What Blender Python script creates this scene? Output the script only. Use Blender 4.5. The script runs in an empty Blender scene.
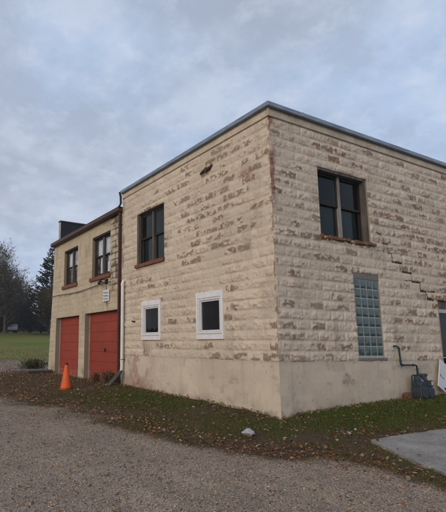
import bpy, bmesh, math, random
import numpy as np
from mathutils import Vector, Matrix
R = random.Random(7)
S = bpy.context.scene
COL = S.collection
RAD = math.radians

# ------------------------------------------------------------------ render, camera
S.render.engine = 'CYCLES'
S.view_settings.view_transform = 'Standard'
S.view_settings.look = 'None'
S.view_settings.gamma = 1.0
S.view_settings.use_curve_mapping = False
S.view_settings.exposure = 0.35
S.cycles.volume_bounces = 0
cd = bpy.data.cameras.new('camera')
cam = bpy.data.objects.new('camera', cd)
COL.objects.link(cam)
S.camera = cam
CAM = Vector((-6.6435, -6.2809, 1.4186))
yaw, pitch, roll = 0.49473, 0.161718, 0.009226
fw = Vector((math.sin(yaw)*math.cos(pitch), math.cos(yaw)*math.cos(pitch), math.sin(pitch)))
rt = Vector((math.cos(yaw), -math.sin(yaw), 0))
up = rt.cross(fw)
r2 = rt*math.cos(roll) + up*math.sin(roll)
u2 = -rt*math.sin(roll) + up*math.cos(roll)
cam.matrix_world = Matrix(((r2.x, u2.x, -fw.x, CAM.x), (r2.y, u2.y, -fw.y, CAM.y), (r2.z, u2.z, -fw.z, CAM.z), (0, 0, 0, 1)))
cd.sensor_fit = 'VERTICAL'
cd.sensor_height = 24.0
cd.lens = 461.07*24/512
cd.shift_x = (223-124.884)/512
cd.shift_y = (270.766-256)/512
cd.clip_end = 2000
cd.clip_start = 0.05

# ------------------------------------------------------------------ numpy noise
def _h(ix, iy, seed):
    n = (ix.astype(np.int64)*374761393 + iy.astype(np.int64)*668265263 + seed*2147483647) & 0xffffffff
    n = ((n ^ (n >> 13))*1274126177) & 0xffffffff
    n = n ^ (n >> 16)
    return (n & 0xffff)/65535.0
def vn(x, y, seed=0):
    ix = np.floor(x); iy = np.floor(y)
    fx = x-ix; fy = y-iy
    fx = fx*fx*(3-2*fx); fy = fy*fy*(3-2*fy)
    a = _h(ix, iy, seed); b = _h(ix+1, iy, seed); c = _h(ix, iy+1, seed); d = _h(ix+1, iy+1, seed)
    return (a*(1-fx)+b*fx)*(1-fy)+(c*(1-fx)+d*fx)*fy
def fbm(x, y, seed=0, oct=4):
    s = 0; a = .5; t = 0
    for k in range(oct):
        s = s+a*vn(x*2**k+17.3*k, y*2**k+5.1*k, seed+k); t += a; a *= .55
    return s/t
def sst(a, b, x):
    t = np.clip((x-a)/(b-a), 0, 1)
    return t*t*(3-2*t)

# ------------------------------------------------------------------ terrain height
def terr(x, y):
    x = np.asarray(x, float); y = np.asarray(y, float)
    dx = np.maximum(np.maximum(-x, 0), x-9.2); dy = np.maximum(np.maximum(-y, 0), y-12.9)
    d = np.hypot(dx, dy)
    gl = np.interp(y, [0, 1.2, 6, 12.9], [.15, .2, .28, .29])
    gr = np.interp(x, [0, .5, 2.2, 4, 9], [.15, .2, .27, .33, .36])
    side = (x <= 0) | (dx > dy)
    gw = np.where(side, gl, np.where(y <= 0, gr, np.where(y > 12.9, .29, .05)))
    zg = -.06+.018*np.clip(y+4, 0, 16)
    t = sst(0, 2.8, d)
    z = gw*(1-t)+zg*t
    r = np.minimum(y, 70)-23
    z = z+.069*np.where(r < -4, 0, np.where(r < 4, (r+4)**2/16, r))+.022*np.clip(y-70, 0, 200)+.05*np.clip(y-90, 0, 100)
    return z
def tz(x, y): return float(terr(x, y))

# ------------------------------------------------------------------ object helpers
def tag(o, label=None, cat=None, group=None, kind=None):
    if label: o['label'] = label
    if cat: o['category'] = cat
    if group: o['group'] = group
    if kind: o['kind'] = kind
    return o
def empty(name, loc, label, cat, group=None, rz=0):
    o = bpy.data.objects.new(name, None); COL.objects.link(o)
    o.location = loc; o.rotation_euler = (0, 0, rz); o.empty_display_size = .2
    return tag(o, label, cat, group)
def link(name, me, mat, parent=None, world=True):
    o = bpy.data.objects.new(name, me); COL.objects.link(o)
    if mat and not me.materials: me.materials.append(mat)
    if parent:
        o.parent = parent
        if world:                       # geometry was written in world coordinates
            top = parent; off = Vector((0, 0, 0))
            while top: off = off+top.location; top = top.parent
            o.location = -off
    return o
class MB:
    """collects shapes, builds ONE mesh object"""
    def __init__(s): s.v = []; s.f = []
    def add(s, v, f):
        b = len(s.v); s.v += [tuple(p) for p in v]; s.f += [tuple(i+b for i in q) for q in f]; return s
    def box(s, x0, x1, y0, y1, z0, z1):
        v = [(x, y, z) for x in (x0, x1) for y in (y0, y1) for z in (z0, z1)]
        return s.add(v, [(0, 1, 3, 2), (4, 6, 7, 5), (0, 4, 5, 1), (2, 3, 7, 6), (0, 2, 6, 4), (1, 5, 7, 3)])
    def bar(s, a, b, w, h, upv=(0, 0, 1)):
        a = Vector(a); b = Vector(b); d = (b-a).normalized(); U = Vector(upv)
        sd = d.cross(U).normalized()*w/2; U = sd.cross(d).normalized()*h/2
        v = [p+i*sd+j*U for p in (a, b) for i in (-1, 1) for j in (-1, 1)]
        return s.add(v, [(0, 1, 3, 2), (4, 6, 7, 5), (0, 4, 5, 1), (2, 3, 7, 6), (0, 2, 6, 4), (1, 5, 7, 3)])
    def tube(s, pts, r, n=10, cap=True):
        pts = [Vector(p) for p in pts]; m = len(pts)
        rr = r if isinstance(r, (list, tuple)) else [r]*m
        vs = []; fs = []
        ref = Vector((0, 0, 1))
        for i, p in enumerate(pts):
            d = (pts[min(i+1, m-1)]-pts[max(i-1, 0)]).normalized()
            rf = ref if abs(d.dot(ref)) < .9 else Vector((1, 0.2, 0))
            a = d.cross(rf).normalized()
            if i and a.dot(la) < 0: a = -a
            la = a; b = d.cross(a)
            for k in range(n):
                t = 2*math.pi*k/n
                vs.append(p+(a*math.cos(t)+b*math.sin(t))*rr[i])
        for i in range(m-1):
            for k in range(n):
                fs.append((i*n+k, i*n+(k+1) % n, (i+1)*n+(k+1) % n, (i+1)*n+k))
        if cap: fs += [tuple(range(n))[::-1], tuple((m-1)*n+k for k in range(n))]
        return s.add(vs, fs)
    def lathe(s, c, prof, n=20, axis='z'):
        vs = []; fs = []
        for (r, h) in prof:
            for k in range(n):
                t = 2*math.pi*k/n; p = (r*math.cos(t), r*math.sin(t), h)
                if axis == 'y': p = (p[0], p[2], p[1])
                if axis == 'x': p = (p[2], p[0], p[1])
                vs.append(Vector(c)+Vector(p))
        m = len(prof)
        for i in range(m-1):
            for k in range(n): fs.append((i*n+k, i*n+(k+1) % n, (i+1)*n+(k+1) % n, (i+1)*n+k))
        fs += [tuple(range(n))[::-1], tuple((m-1)*n+k for k in range(n))]
        return s.add(vs, fs)
    def build(s, name, mat, parent=None, bevel=0, smooth=False, world=True):
        me = bpy.data.meshes.new(name); me.from_pydata(s.v, [], s.f)
        bm = bmesh.new(); bm.from_mesh(me); bmesh.ops.recalc_face_normals(bm, faces=bm.faces)
        bm.to_mesh(me); bm.free()
        if smooth:
            me.polygons.foreach_set('use_smooth', [True]*len(me.polygons))
        o = link(name, me, mat, parent, world)
        if bevel:
            b = o.modifiers.new('bevel', 'BEVEL'); b.width = bevel; b.segments = 2; b.limit_method = 'ANGLE'
        return o
def np_mesh(name, V, F, cols=None, smooth=False):
    """V (n,3), F (m,k) arrays"""
    me = bpy.data.meshes.new(name)
    V = np.ascontiguousarray(V, np.float32); F = np.ascontiguousarray(F, np.int32)
    m, k = F.shape
    me.vertices.add(len(V)); me.vertices.foreach_set('co', V.ravel())
    me.loops.add(m*k); me.loops.foreach_set('vertex_index', F.ravel())
    me.polygons.add(m); me.polygons.foreach_set('loop_start', np.arange(0, m*k, k, dtype=np.int32))
    me.polygons.foreach_set('loop_total', np.full(m, k, np.int32))
    if smooth: me.polygons.foreach_set('use_smooth', np.ones(m, bool))
    me.update(calc_edges=True)
    for n, c in (cols or {}).items():
        at = me.attributes.new(n, 'FLOAT_COLOR', 'POINT')
        at.data.foreach_set('color', np.ascontiguousarray(c, np.float32).ravel())
    me.validate()
    return me

# ------------------------------------------------------------------ materials
class NT:
    def __init__(s, name):
        s.m = bpy.data.materials.new(name); s.m.use_nodes = True
        s.t = s.m.node_tree; s.b = s.t.nodes['Principled BSDF']; s.out = s.t.nodes['Material Output']
        s.co = None
    def n(s, ty, **kw):
        o = s.t.nodes.new(ty)
        for k, v in kw.items():
            if k[0] == '_': setattr(o, k[1:], v)
            else:
                key = int(k[1:]) if k[0] == 'i' and k[1:].isdigit() else k
                if hasattr(v, 'links'): s.t.links.new(v, o.inputs[key])
                else: o.inputs[key].default_value = v
        return o
    def obj(s):
        if not s.co: s.co = s.n('ShaderNodeTexCoord').outputs['Object']
        return s.co
    def noise(s, scale, detail=4, rough=.6, vec=None, stretch=None):
        v = vec or s.obj()
        if stretch:
            v = s.n('ShaderNodeMapping', Vector=v, Scale=stretch).outputs[0]
        return s.n('ShaderNodeTexNoise', Vector=v, Scale=scale, Detail=detail, Roughness=rough).outputs['Fac']
    def ramp(s, f, a, b, lo=0., hi=1.):
        return s.n('ShaderNodeMapRange', Value=f, i1=a, i2=b, i3=lo, i4=hi).outputs[0]
    def mix(s, f, a, b, mode='MIX'):
        o = s.t.nodes.new('ShaderNodeMix'); o.data_type = 'RGBA'; o.blend_type = mode
        for i, v in ((0, f), (6, a), (7, b)):
            if hasattr(v, 'links'): s.t.links.new(v, o.inputs[i])
            elif i == 0: o.inputs[0].default_value = v
            else: o.inputs[i].default_value = (*v, 1)
        return o.outputs[2]
    def math(s, op, a, b=0.):
        o = s.t.nodes.new('ShaderNodeMath'); o.operation = op
        for i, v in ((0, a), (1, b)):
            if hasattr(v, 'links'): s.t.links.new(v, o.inputs[i])
            else: o.inputs[i].default_value = v
        return o.outputs[0]
    def attr(s, name):
        o = s.n('ShaderNodeAttribute'); o.attribute_name = name
        sp = s.n('ShaderNodeSeparateColor', Color=o.outputs['Color'])
        return o.outputs['Color'], sp.outputs[0], sp.outputs[1], sp.outputs[2], o.outputs['Alpha']
    def set(s, col=None, rough=None, metal=None, bump=None, dist=.01, spec=None):
        b = s.b
        for k, v in (('Base Color', col), ('Roughness', rough), ('Metallic', metal), ('Specular IOR Level', spec)):
            if v is None: continue
            if hasattr(v, 'links'): s.t.links.new(v, b.inputs[k])
            elif k == 'Base Color': b.inputs[k].default_value = (*v, 1)
            else: b.inputs[k].default_value = v
        if bump is not None:
            bp = s.n('ShaderNodeBump', Height=bump, Distance=dist)
            s.t.links.new(bp.outputs[0], b.inputs['Normal'])
        return s.m
def simple(name, c1, c2, scale=6, rough=.7, metal=0., bump=.004, stretch=None, detail=5, lo=.35, hi=.65, spec=.3):
    t = NT(name)
    f = t.noise(scale, detail, .65, stretch=stretch)
    g = t.noise(scale*9, 3, .6, stretch=stretch)
    c = t.mix(t.ramp(f, lo, hi), c1, c2)
    c = t.mix(t.ramp(g, .3, .7, 0, .35), c, tuple(v*.55 for v in c1))
    return t.set(c, rough, metal, bump=g, dist=bump, spec=spec)

M = {}
# painted rock-faced block: RGBA attribute = wear, red, soot with painted shade, tone
def wall_mat(name, paint, paint2, stone, red):
    t = NT(name)
    _, wr, rd, so, tone = t.attr('wear')
    big = t.noise(.8, 4, .6); mid = t.noise(9, 5, .65); fine = t.noise(70, 4, .7)
    c = t.mix(t.ramp(big, .35, .65), paint, paint2)
    c = t.mix(t.ramp(mid, .45, .75, 0, .22), c, tuple(v*.66 for v in paint2))
    c = t.mix(t.ramp(fine, .50, .74, 0, .45), c, tuple(v*.6 for v in paint2))
    run = t.noise(3.2, 4, .6, stretch=(1.6, 1.6, .12))
    c = t.mix(t.ramp(run, .52, .8, 0, .22), c, (.22, .18, .135))
    c = t.mix(1., c, t.n('ShaderNodeCombineColor', Red=tone, Green=tone, Blue=tone).outputs[0], 'MULTIPLY')
    st = t.mix(t.ramp(t.noise(26, 4, .7), .35, .65), stone, tuple(v*.45 for v in stone))
    st = t.mix(t.ramp(t.noise(2.1, 3), .46, .66, 0, .8), st, (.25, .15, .11))
    jag = t.math('MULTIPLY', t.math('SUBTRACT', t.noise(46, 5, .75), .5), 1.25)
    c = t.mix(t.math('MULTIPLY', t.math('MULTIPLY', t.ramp(wr, .08, .40), t.ramp(t.math('ADD', wr, jag), .10, .68)), t.ramp(t.noise(95, 3, .7), .36, .58, .42, .92)), c, st)
    c = t.mix(rd, c, t.mix(t.ramp(mid, .4, .6), red, tuple(v*.6 for v in red)))
    c = t.mix(so, c, t.mix(t.ramp(fine, .4, .6), (.035, .03, .027), (.07, .06, .05)))
    return t.set(c, .9, bump=t.math('ADD', fine, t.math('MULTIPLY', mid, .6)), dist=.008, spec=.15)
M['block'] = wall_mat('painted_block', (.655, .56, .455), (.59, .505, .40), (.21, .142, .092), (.27, .125, .095))
M['wing'] = wall_mat('wing_paint', (.56, .475, .355), (.50, .42, .31), (.18, .135, .1), (.30, .145, .11))
M['found'] = wall_mat('foundation_paint', (.635, .545, .44), (.58, .495, .395), (.24, .195, .16), (.36, .20, .165))
M['fascia'] = simple('fascia_paint', (.59, .515, .40), (.40, .33, .25), 3, .85, 0, .014)
M['coping'] = simple('coping_metal', (.30, .34, .39), (.17, .20, .25), 2.5, .4, .6, .002, stretch=(1, 1, 4))
M['edge'] = simple('coping_edge', (.05, .055, .06), (.1, .1, .1), 8, .6)
M['brown'] = simple('brown_metal', (.085, .038, .028), (.055, .025, .02), 4, .5, 0, .002)
M['roof'] = simple('tar_roof', (.04, .04, .042), (.06, .058, .056), 3, .9)
M['tar'] = simple('tar_paper', (.016, .02, .027), (.026, .03, .038), 2.2, .75, 0, .006, stretch=(1, 1, .5))
M['pale_trim'] = simple('pale_trim', (.42, .42, .42), (.3, .29, .28), 6, .8)
M['frame_dark'] = simple('weathered_dark_wood', (.045, .036, .031), (.017, .014, .013), 9, .8, stretch=(1, 1, .2))
M['frame_grey'] = simple('weathered_grey_wood', (.15, .132, .118), (.06, .052, .046), 11, .85, stretch=(1, 1, .15))
M['frame_white'] = simple('white_mullion', (.33, .32, .325), (.16, .15, .15), 9, .75, stretch=(1, 1, .2))
M['vinyl'] = simple('white_trim', (.76, .76, .79), (.64, .64, .66), 7, .45, 0, .001)
M['vinyl2'] = simple('white_sash', (.68, .685, .71), (.56, .56, .58), 9, .4, 0, .001)
M['sill_red'] = simple('red_brick_sill', (.23, .09, .058), (.15, .062, .043), 9, .85, 0, .006)
M['sill_rust'] = simple('rusty_sill', (.30, .165, .08), (.13, .055, .035), 14, .9, 0, .012, lo=.42, hi=.55)
M['pvc'] = simple('white_pvc', (.76, .74, .69), (.62, .59, .54), 5, .45, 0, .001, stretch=(1, 1, .3))
M['cone'] = simple('orange_cone', (.80, .13, .025), (.62, .10, .025), 7, .5, 0, .002)
M['cone_dark'] = simple('scuffed_rubber', (.10, .05, .035), (.05, .03, .025), 12, .8)
M['plank'] = simple('grey_plank', (.085, .078, .072), (.04, .037, .034), 7, .85, stretch=(.3, 1, .3))
M['dark_wood'] = simple('old_timber', (.06, .052, .045), (.10, .09, .078), 8, .9)
M['rock'] = simple('pale_rock', (.55, .55, .56), (.42, .41, .41), 11, .9, 0, .02)
M['rubble'] = simple('red_rubble', (.20, .085, .065), (.13, .06, .05), 14, .95, 0, .015)
M['gas'] = simple('blue_grey_meter', (.040, .055, .068), (.025, .035, .045), 9, .5, 0, .002)
M['gas_pipe'] = simple('teal_pipe', (.022, .045, .058), (.016, .032, .042), 9, .5, 0, .002)
M['dial'] = simple('dial_white', (.5, .52, .54), (.4, .42, .44), 12, .3, 0, .0005)
M['black'] = simple('black_iron', (.018, .017, .017), (.03, .026, .024), 12, .6, 0, .003)
M['rust'] = simple('rust_iron', (.10, .062, .045), (.05, .034, .027), 16, .85, 0, .006)
M['sign'] = simple('sign_white', (.66, .68, .72), (.58, .60, .63), 6, .5, 0, .0006)
M['ink'] = simple('blue_ink', (.14, .18, .26), (.17, .20, .27), 9, .6, 0, .0003)
M['ink_dark'] = simple('dark_ink', (.05, .05, .07), (.04, .04, .06), 9, .6, 0, .0003)
M['lintel'] = simple('rotten_lintel', (.40, .29, .18), (.24, .16, .10), 12, .9, 0, .012)
M['door_frame'] = simple('blue_grey_aluminium', (.48, .51, .56), (.40, .43, .47), 6, .4, .3, .001)
M['blind'] = simple('dark_blind', (.022, .055, .060), (.014, .034, .040), 3, .9)
M['room'] = simple('dark_interior', (.012, .011, .011), (.006, .006, .006), 2, .95)  # near-black: the darkness of unlit rooms is put into the colour
M['curtain'] = simple('pale_curtain', (.80, .80, .82), (.6, .6, .63), 5, .9, stretch=(1, 3, .5))
M['tan_board'] = simple('tan_board', (.26, .17, .11), (.17, .11, .07), 5, .9)
M['pale_edge'] = simple('door_stop_white', (.42, .40, .38), (.25, .21, .19), 9, .8, stretch=(1, 1, .2))
M['mortar'] = simple('grey_mortar', (.25, .235, .225), (.17, .16, .155), 15, .95, 0, .012)
M['block_mortar'] = simple('block_mortar', (.44, .47, .45), (.32, .345, .335), 15, .9, 0, .006)
M['concrete'] = simple('concrete_slab', (.13, .122, .11), (.085, .078, .07), 8, .9, 0, .008)
M['car_paint'] = simple('pale_car_paint', (.42, .47, .55), (.40, .45, .53), 2, .3, 0, .0002, spec=.5)
M['car_glass'] = simple('car_glass', (.02, .023, .028), (.015, .018, .02), 2, .1, 0, .0002, spec=.5)
M['rubber'] = simple('rubber', (.02, .02, .02), (.03, .03, .03), 9, .8)

def glass(name, tint, rough=.03, wave=.004, f0=.010, dust=(.10, .10, .095), amt=.14):
    t = NT(name)
    ge = t.n('ShaderNodeNewGeometry')
    dt = t.n('ShaderNodeVectorMath', _operation='DOT_PRODUCT', i0=ge.outputs['Normal'], i1=ge.outputs['Incoming'])
    sch = t.math('POWER', t.math('SUBTRACT', 1., t.math('ABSOLUTE', dt.outputs['Value'])), 5.)
    fr = t.math('ADD', t.math('MULTIPLY', sch, 1-f0), f0)
    bp = t.n('ShaderNodeBump', Height=t.noise(2.2, 2, .5), Distance=wave)
    gl = t.n('ShaderNodeBsdfGlossy', Color=(.9, .93, .95, 1), Roughness=rough, Normal=bp.outputs[0])
    dirt = t.n('ShaderNodeBsdfDiffuse', Color=(*dust, 1))
    tr = t.n('ShaderNodeBsdfTransparent', Color=(*tint, 1))
    m0 = t.n('ShaderNodeMixShader', Fac=t.ramp(t.noise(7, 5, .7), .5, .85, .03, amt))
    t.t.links.new(tr.outputs[0], m0.inputs[1]); t.t.links.new(dirt.outputs[0], m0.inputs[2])
    mx = t.n('ShaderNodeMixShader', Fac=fr)
    t.t.links.new(m0.outputs[0], mx.inputs[1]); t.t.links.new(gl.outputs[0], mx.inputs[2])
    t.t.links.new(mx.outputs[0], t.out.inputs[0])
    return t.m
M['glass'] = glass('dusty_glass', (.75, .8, .8))
M['old_glass'] = glass('old_wavy_glass', (.95, .96, .97), .04, .01, .085, (.42, .42, .44), .75)  # pale dust, also standing in for bright sky reflected in the panes
M['glass_clean'] = glass('dark_glass', (.5, .5, .5), f0=.010)

# red overhead door
t = NT('faded_red_door')
sepz = t.n('ShaderNodeSeparateXYZ', Vector=t.obj()).outputs[2]
c = t.mix(t.ramp(t.noise(1.6, 5, .65), .35, .65), (.29, .046, .024), (.23, .038, .022))
c = t.mix(t.ramp(t.noise(22, 4, .7), .5, .8, 0, .5), c, (.20, .035, .028))
c = t.mix(t.ramp(t.noise(3, 5, .6, stretch=(1, 6, .5)), .55, .8, 0, .35), c, (.42, .13, .10))
c = t.mix(t.math('MULTIPLY', t.ramp(sepz, .62, .34), t.ramp(t.noise(13, 5, .7), .5, .62)), c, (.36, .30, .26))
M['red_door'] = t.set(c, .6, bump=t.noise(18, 4), dist=.004, spec=.3)

# glass block
t = NT('glass_block')
c = t.mix(t.ramp(t.noise(5, 4), .3, .7), (.078, .118, .106), (.026, .044, .041))
M['gblock'] = t.set(c, .12, bump=t.noise(38, 3, stretch=(1, 1, .15)), dist=.012, spec=.7)

# foliage & bark
def leafmat(name, spread=.35):
    t = NT(name)
    c = t.attr('tint')[0]
    t.set(c, .7, spec=.15)
    tr = t.n('ShaderNodeBsdfTranslucent', Color=c)
    mx = t.n('ShaderNodeMixShader', Fac=.25)
    t.t.links.new(t.b.outputs[0], mx.inputs[1]); t.t.links.new(tr.outputs[0], mx.inputs[2])
    t.t.links.new(mx.outputs[0], t.out.inputs[0])
    return t.m
M['leaf'] = leafmat('leaf')
M['bark'] = simple('bark', (.12, .10, .085), (.07, .058, .05), 5, .95, 0, .02, stretch=(1, 1, .25))
M['pebble'] = (lambda t: t.set(t.mix(t.ramp(t.noise(30, 3), .3, .7, 0, .5), t.attr('tint')[0], (.1, .09, .08)), .9, spec=.2))(NT('pebble'))

# ground: attribute 'ground' = (gravel, litter, lawn, -)
t = NT('ground')
_, gv, lt, lw, _a = t.attr('ground')
o3 = t.obj()
n1 = t.noise(.7, 4); n2 = t.noise(5, 5, .65); n3 = t.noise(45, 4, .7); n4 = t.noise(160, 3, .7)
vor = t.n('ShaderNodeTexVoronoi', Vector=o3, Scale=85., Randomness=1.)
vor2 = t.n('ShaderNodeTexVoronoi', Vector=o3, Scale=26., Randomness=1.)
vc = t.n('ShaderNodeSeparateColor', Color=vor.outputs['Color']).outputs[0]
gc = t.mix(vc, (.32, .25, .188), (.66, .55, .435))
gc = t.mix(t.ramp(t.noise(1.1, 4, .6, stretch=(1.6, .35, 1)), .40, .66, 0, .45), gc, (.19, .15, .115))
gc = t.mix(t.ramp(t.noise(.8, 3, .6, stretch=(2.2, .4, 1)), .52, .70, 0, .35), gc, (.58, .485, .39))
gc = t.mix(t.ramp(vor.outputs['Distance'], .45, .8, 0, .7), gc, (.07, .058, .048))
gc = t.mix(t.ramp(n1, .35, .65, 0, .4), gc, (.15, .128, .11))
gc = t.mix(t.ramp(n2, .52, .75, 0, .6), gc, (.19, .152, .117))
gc = t.mix(t.ramp(t.noise(24, 3, .65), .56, .70, 0, .8), gc, (.07, .055, .042))
gc = t.mix(t.ramp(t.noise(9, 4, .65), .54, .70, 0, .45), gc, (.11, .088, .068))
gc = t.mix(t.ramp(n4, .55, .75, 0, .35), gc, (.33, .30, .27))
soil = t.mix(t.ramp(n2, .3, .7), (.085, .056, .034), (.055, .045, .024))
soil = t.mix(t.ramp(n3, .45, .7), soil, (.11, .08, .05))
lit = t.mix(t.ramp(n3, .35, .65), (.12, .075, .047), (.06, .041, .028))
lit = t.mix(t.ramp(n2, .45, .7, 0, .5), lit, (.18, .135, .09))
law = t.mix(t.ramp(t.noise(.22, 6, .7, stretch=(.5, 1, 1)), .38, .62), (.115, .165, .026), (.22, .195, .062))
law = t.mix(t.ramp(t.noise(6, 5, .7), .45, .7, 0, .6), law, (.13, .105, .05))
law = t.mix(t.ramp(n3, .4, .75, 0, .5), law, (.035, .045, .014))
c = t.mix(lt, soil, lit)
c = t.mix(lw, c, law)
c = t.mix(gv, c, gc)
hb = t.math('ADD', t.math('MULTIPLY', t.math('SUBTRACT', 1., vor.outputs['Distance']), gv), t.math('MULTIPLY', n3, 1.2))
M['ground'] = t.set(c, .95, bump=hb, dist=.012, spec=.1)
# concrete pad
t = NT('pad_concrete')
n2 = t.noise(2.2, 5, .65); n3 = t.noise(60, 4, .75)
c = t.mix(t.ramp(n2, .38, .62), (.38, .355, .32), (.25, .235, .215))
c = t.mix(t.ramp(n3, .42, .62, 0, .7), c, (.10, .094, .088))
c = t.mix(t.ramp(t.noise(14, 5, .75), .5, .68, 0, .6), c, (.13, .12, .11))
c = t.mix(t.ramp(t.noise(.9, 4), .5, .7, 0, .5), c, (.37, .35, .32))
M['pad'] = t.set(c, .9, bump=n3, dist=.006, spec=.2)

# ------------------------------------------------------------------ block walls
BH, BW, Z0 = .2032, .4064, 1.15
ZT = Z0+24*BH
def grid_lines(a, b, step, extra):
    g = list(np.arange(a, b-step*.4, step))+[b]
    ex = sorted(e for e in extra if a < e < b)
    g = [v for v in g if v in (a, b) or all(abs(v-e) > step*.45 for e in ex)]
    return np.array(sorted(g+ex))
def block_sheet(name, mat, parent, axis, u0, u1, z0, z1, holes, seed, wearfn, bulge=1., step=.017, courses=True, phase=0., crack=None, plane=0., jamb=.22, jdark=.42):
    """axis 'y': wall on the plane x=plane facing -x, u=y.   axis 'x': wall on y=plane facing -y, u=x."""
    us = grid_lines(u0, u1, step, [h for q in holes for h in q[:2]])
    zs = grid_lines(z0, z1, step, [h for q in holes for h in q[2:4]])
    U, Z = np.meshgrid(us, zs, indexing='ij')
    ci = np.floor((Z-Z0)/BH+1e-6); q = (Z-Z0)/BH-ci
    off = (ci % 2)*.5+phase
    bj = np.floor(U/BW+off); p = U/BW+off-bj
    r1 = _h(bj+100, ci+50, seed); r2_ = _h(bj+31, ci+77, seed+5); r3 = _h(bj+9, ci+3, seed+9)
    ev = np.minimum(p, 1-p)*BW; eh = np.minimum(q, 1-q)*BH
    wob = (fbm(U*8, Z*8, seed+40, 3)-.5)
    fill = .62+.7*sst(.3, .7, fbm(U*1.7, Z*2.3, seed+41, 3))           # how far paint has filled the joints
    edge = sst(.0, .034, ev+.004+wob*.045)*sst(-.010*(1.4-fill), .030, q*BH+wob*.022)*sst(-.004, .085, (1-q)*BH+wob*.03)
    prof = .70+.30*np.sin(np.clip((1-q)*1.1, 0, 1.0)*math.pi*.86)
    rock = fbm(U*10+bj*7.7, Z*13+ci*3.1, seed+11, 5)
    facet = np.abs(fbm(U*7+bj*3.3, Z*9+ci*1.7, seed+15, 3)-.5)*2
    chunk = fbm(U*34, Z*38, seed+21, 3)
    h = 1.02*edge*fill*(.004+(.004+.020*r1)*prof*(.35+.65*sst(.3, .62, rock))+.020*facet*(.4+.6*r2_)+.014*(rock-.5))*bulge
    h = h+edge*(chunk-.5)*.012*bulge+(fbm(U*40, Z*40, seed+3, 2)-.5)*.002*(bulge > 0)+(fbm(U*2, Z*2, seed+4, 3)-.5)*.012*(bulge == 0)
    h = h*sst(-.005, .05, U-u0)
    tone = .93+.12*(r2_-.5)+.10*(fbm(U*1.3, Z*1.3, seed+60, 3)-.5)
    vj = 1-sst(.003, .012, ev+wob*.012); tone = tone*(1-.10*vj*sst(.35, .6, fbm(U*3, Z*3, seed+61, 2))*(bulge > .5)); h = h-.004*vj*bulge*(h > .005)
    wear, red, soot_dark = wearfn(U, Z, dict(p=p, q=q, r1=r1, r2=r2_, r3=r3, rock=rock, chunk=chunk, edge=edge, seed=seed, ci=ci, bj=bj))
    wear = np.clip(wear, 0, 1); h = h-wear*.006*bulge
    if crack is not None:
        dm = np.full(U.shape, 9.)
        for (a, b), w in crack:
            ax, az = a; bx, bz = b
            L2 = (bx-ax)**2+(bz-az)**2
            tt = np.clip(((U-ax)*(bx-ax)+(Z-az)*(bz-az))/L2, 0, 1)
            d = np.hypot(U-ax-tt*(bx-ax), Z-az-tt*(bz-az))/w
            dm = np.minimum(dm, d)
        k = 1-sst(.7, 1.25, dm*.95+(fbm(U*22, Z*22, seed+70, 3)-.5)*1.5)
        h = h*(1-.5*k)-.022*k; soot_dark = np.maximum(soot_dark, k)  # shade inside the crack is painted near-black over a shallow dent
    # blocks near openings get flatter
    flat = np.ones(U.shape)
    for (a, b, c_, d_, *_x) in holes:
        d = np.maximum(np.maximum(a-U, U-b), np.maximum(c_-Z, Z-d_))
        flat = np.minimum(flat, sst(-.001, .03, d)*.85+.15)
    h = h*flat
    n, m = U.shape
    nz = np.full(U.shape, plane)-h
    if axis == 'y': V = np.stack([nz, U, Z], -1)
    else: V = np.stack([U, nz, Z], -1)
    V = V.reshape(-1, 3)
    cols = np.stack([wear, np.clip(red, 0, 1), np.clip(soot_dark, 0, 1), tone], -1).reshape(-1, 4)
    I = np.arange(n*m).reshape(n, m)
    quads = np.stack([I[:-1, :-1], I[1:, :-1], I[1:, 1:], I[:-1, 1:]], -1)
    uc = (us[:-1]+us[1:])/2; zc = (zs[:-1]+zs[1:])/2
    UC, ZC = np.meshgrid(uc, zc, indexing='ij')
    keep = np.ones(UC.shape, bool)
    for (a, b, c_, d_, *_x) in holes: keep &= ~((UC > a) & (UC < b) & (ZC > c_) & (ZC < d_))
    F = quads[keep]
    if axis == 'y': F = F[:, ::-1]
    # jambs, coloured evenly darker than the wall face
    V = list(map(tuple, V)); ex = []; nb = len(V); cl = []
    VV = []; FF = []
    for hq in holes:
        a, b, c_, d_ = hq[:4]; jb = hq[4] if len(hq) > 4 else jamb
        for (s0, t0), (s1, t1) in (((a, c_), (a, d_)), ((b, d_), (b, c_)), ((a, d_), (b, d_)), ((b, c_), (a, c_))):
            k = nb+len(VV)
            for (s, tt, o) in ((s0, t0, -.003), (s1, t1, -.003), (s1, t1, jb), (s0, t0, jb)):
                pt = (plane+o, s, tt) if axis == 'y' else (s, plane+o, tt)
                VV.append(pt); cl.append((.25, 0, jdark, .85))
            FF.append((k, k+1, k+2, k+3))
    if VV:
        V = np.concatenate([np.array(V), np.array(VV)]); F = np.concatenate([F, np.array(FF)]); cols = np.concatenate([cols, np.array(cl)])
    me = np_mesh(name, V, F, {'wear': cols})
    return link(name, me, mat, parent)

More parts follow.
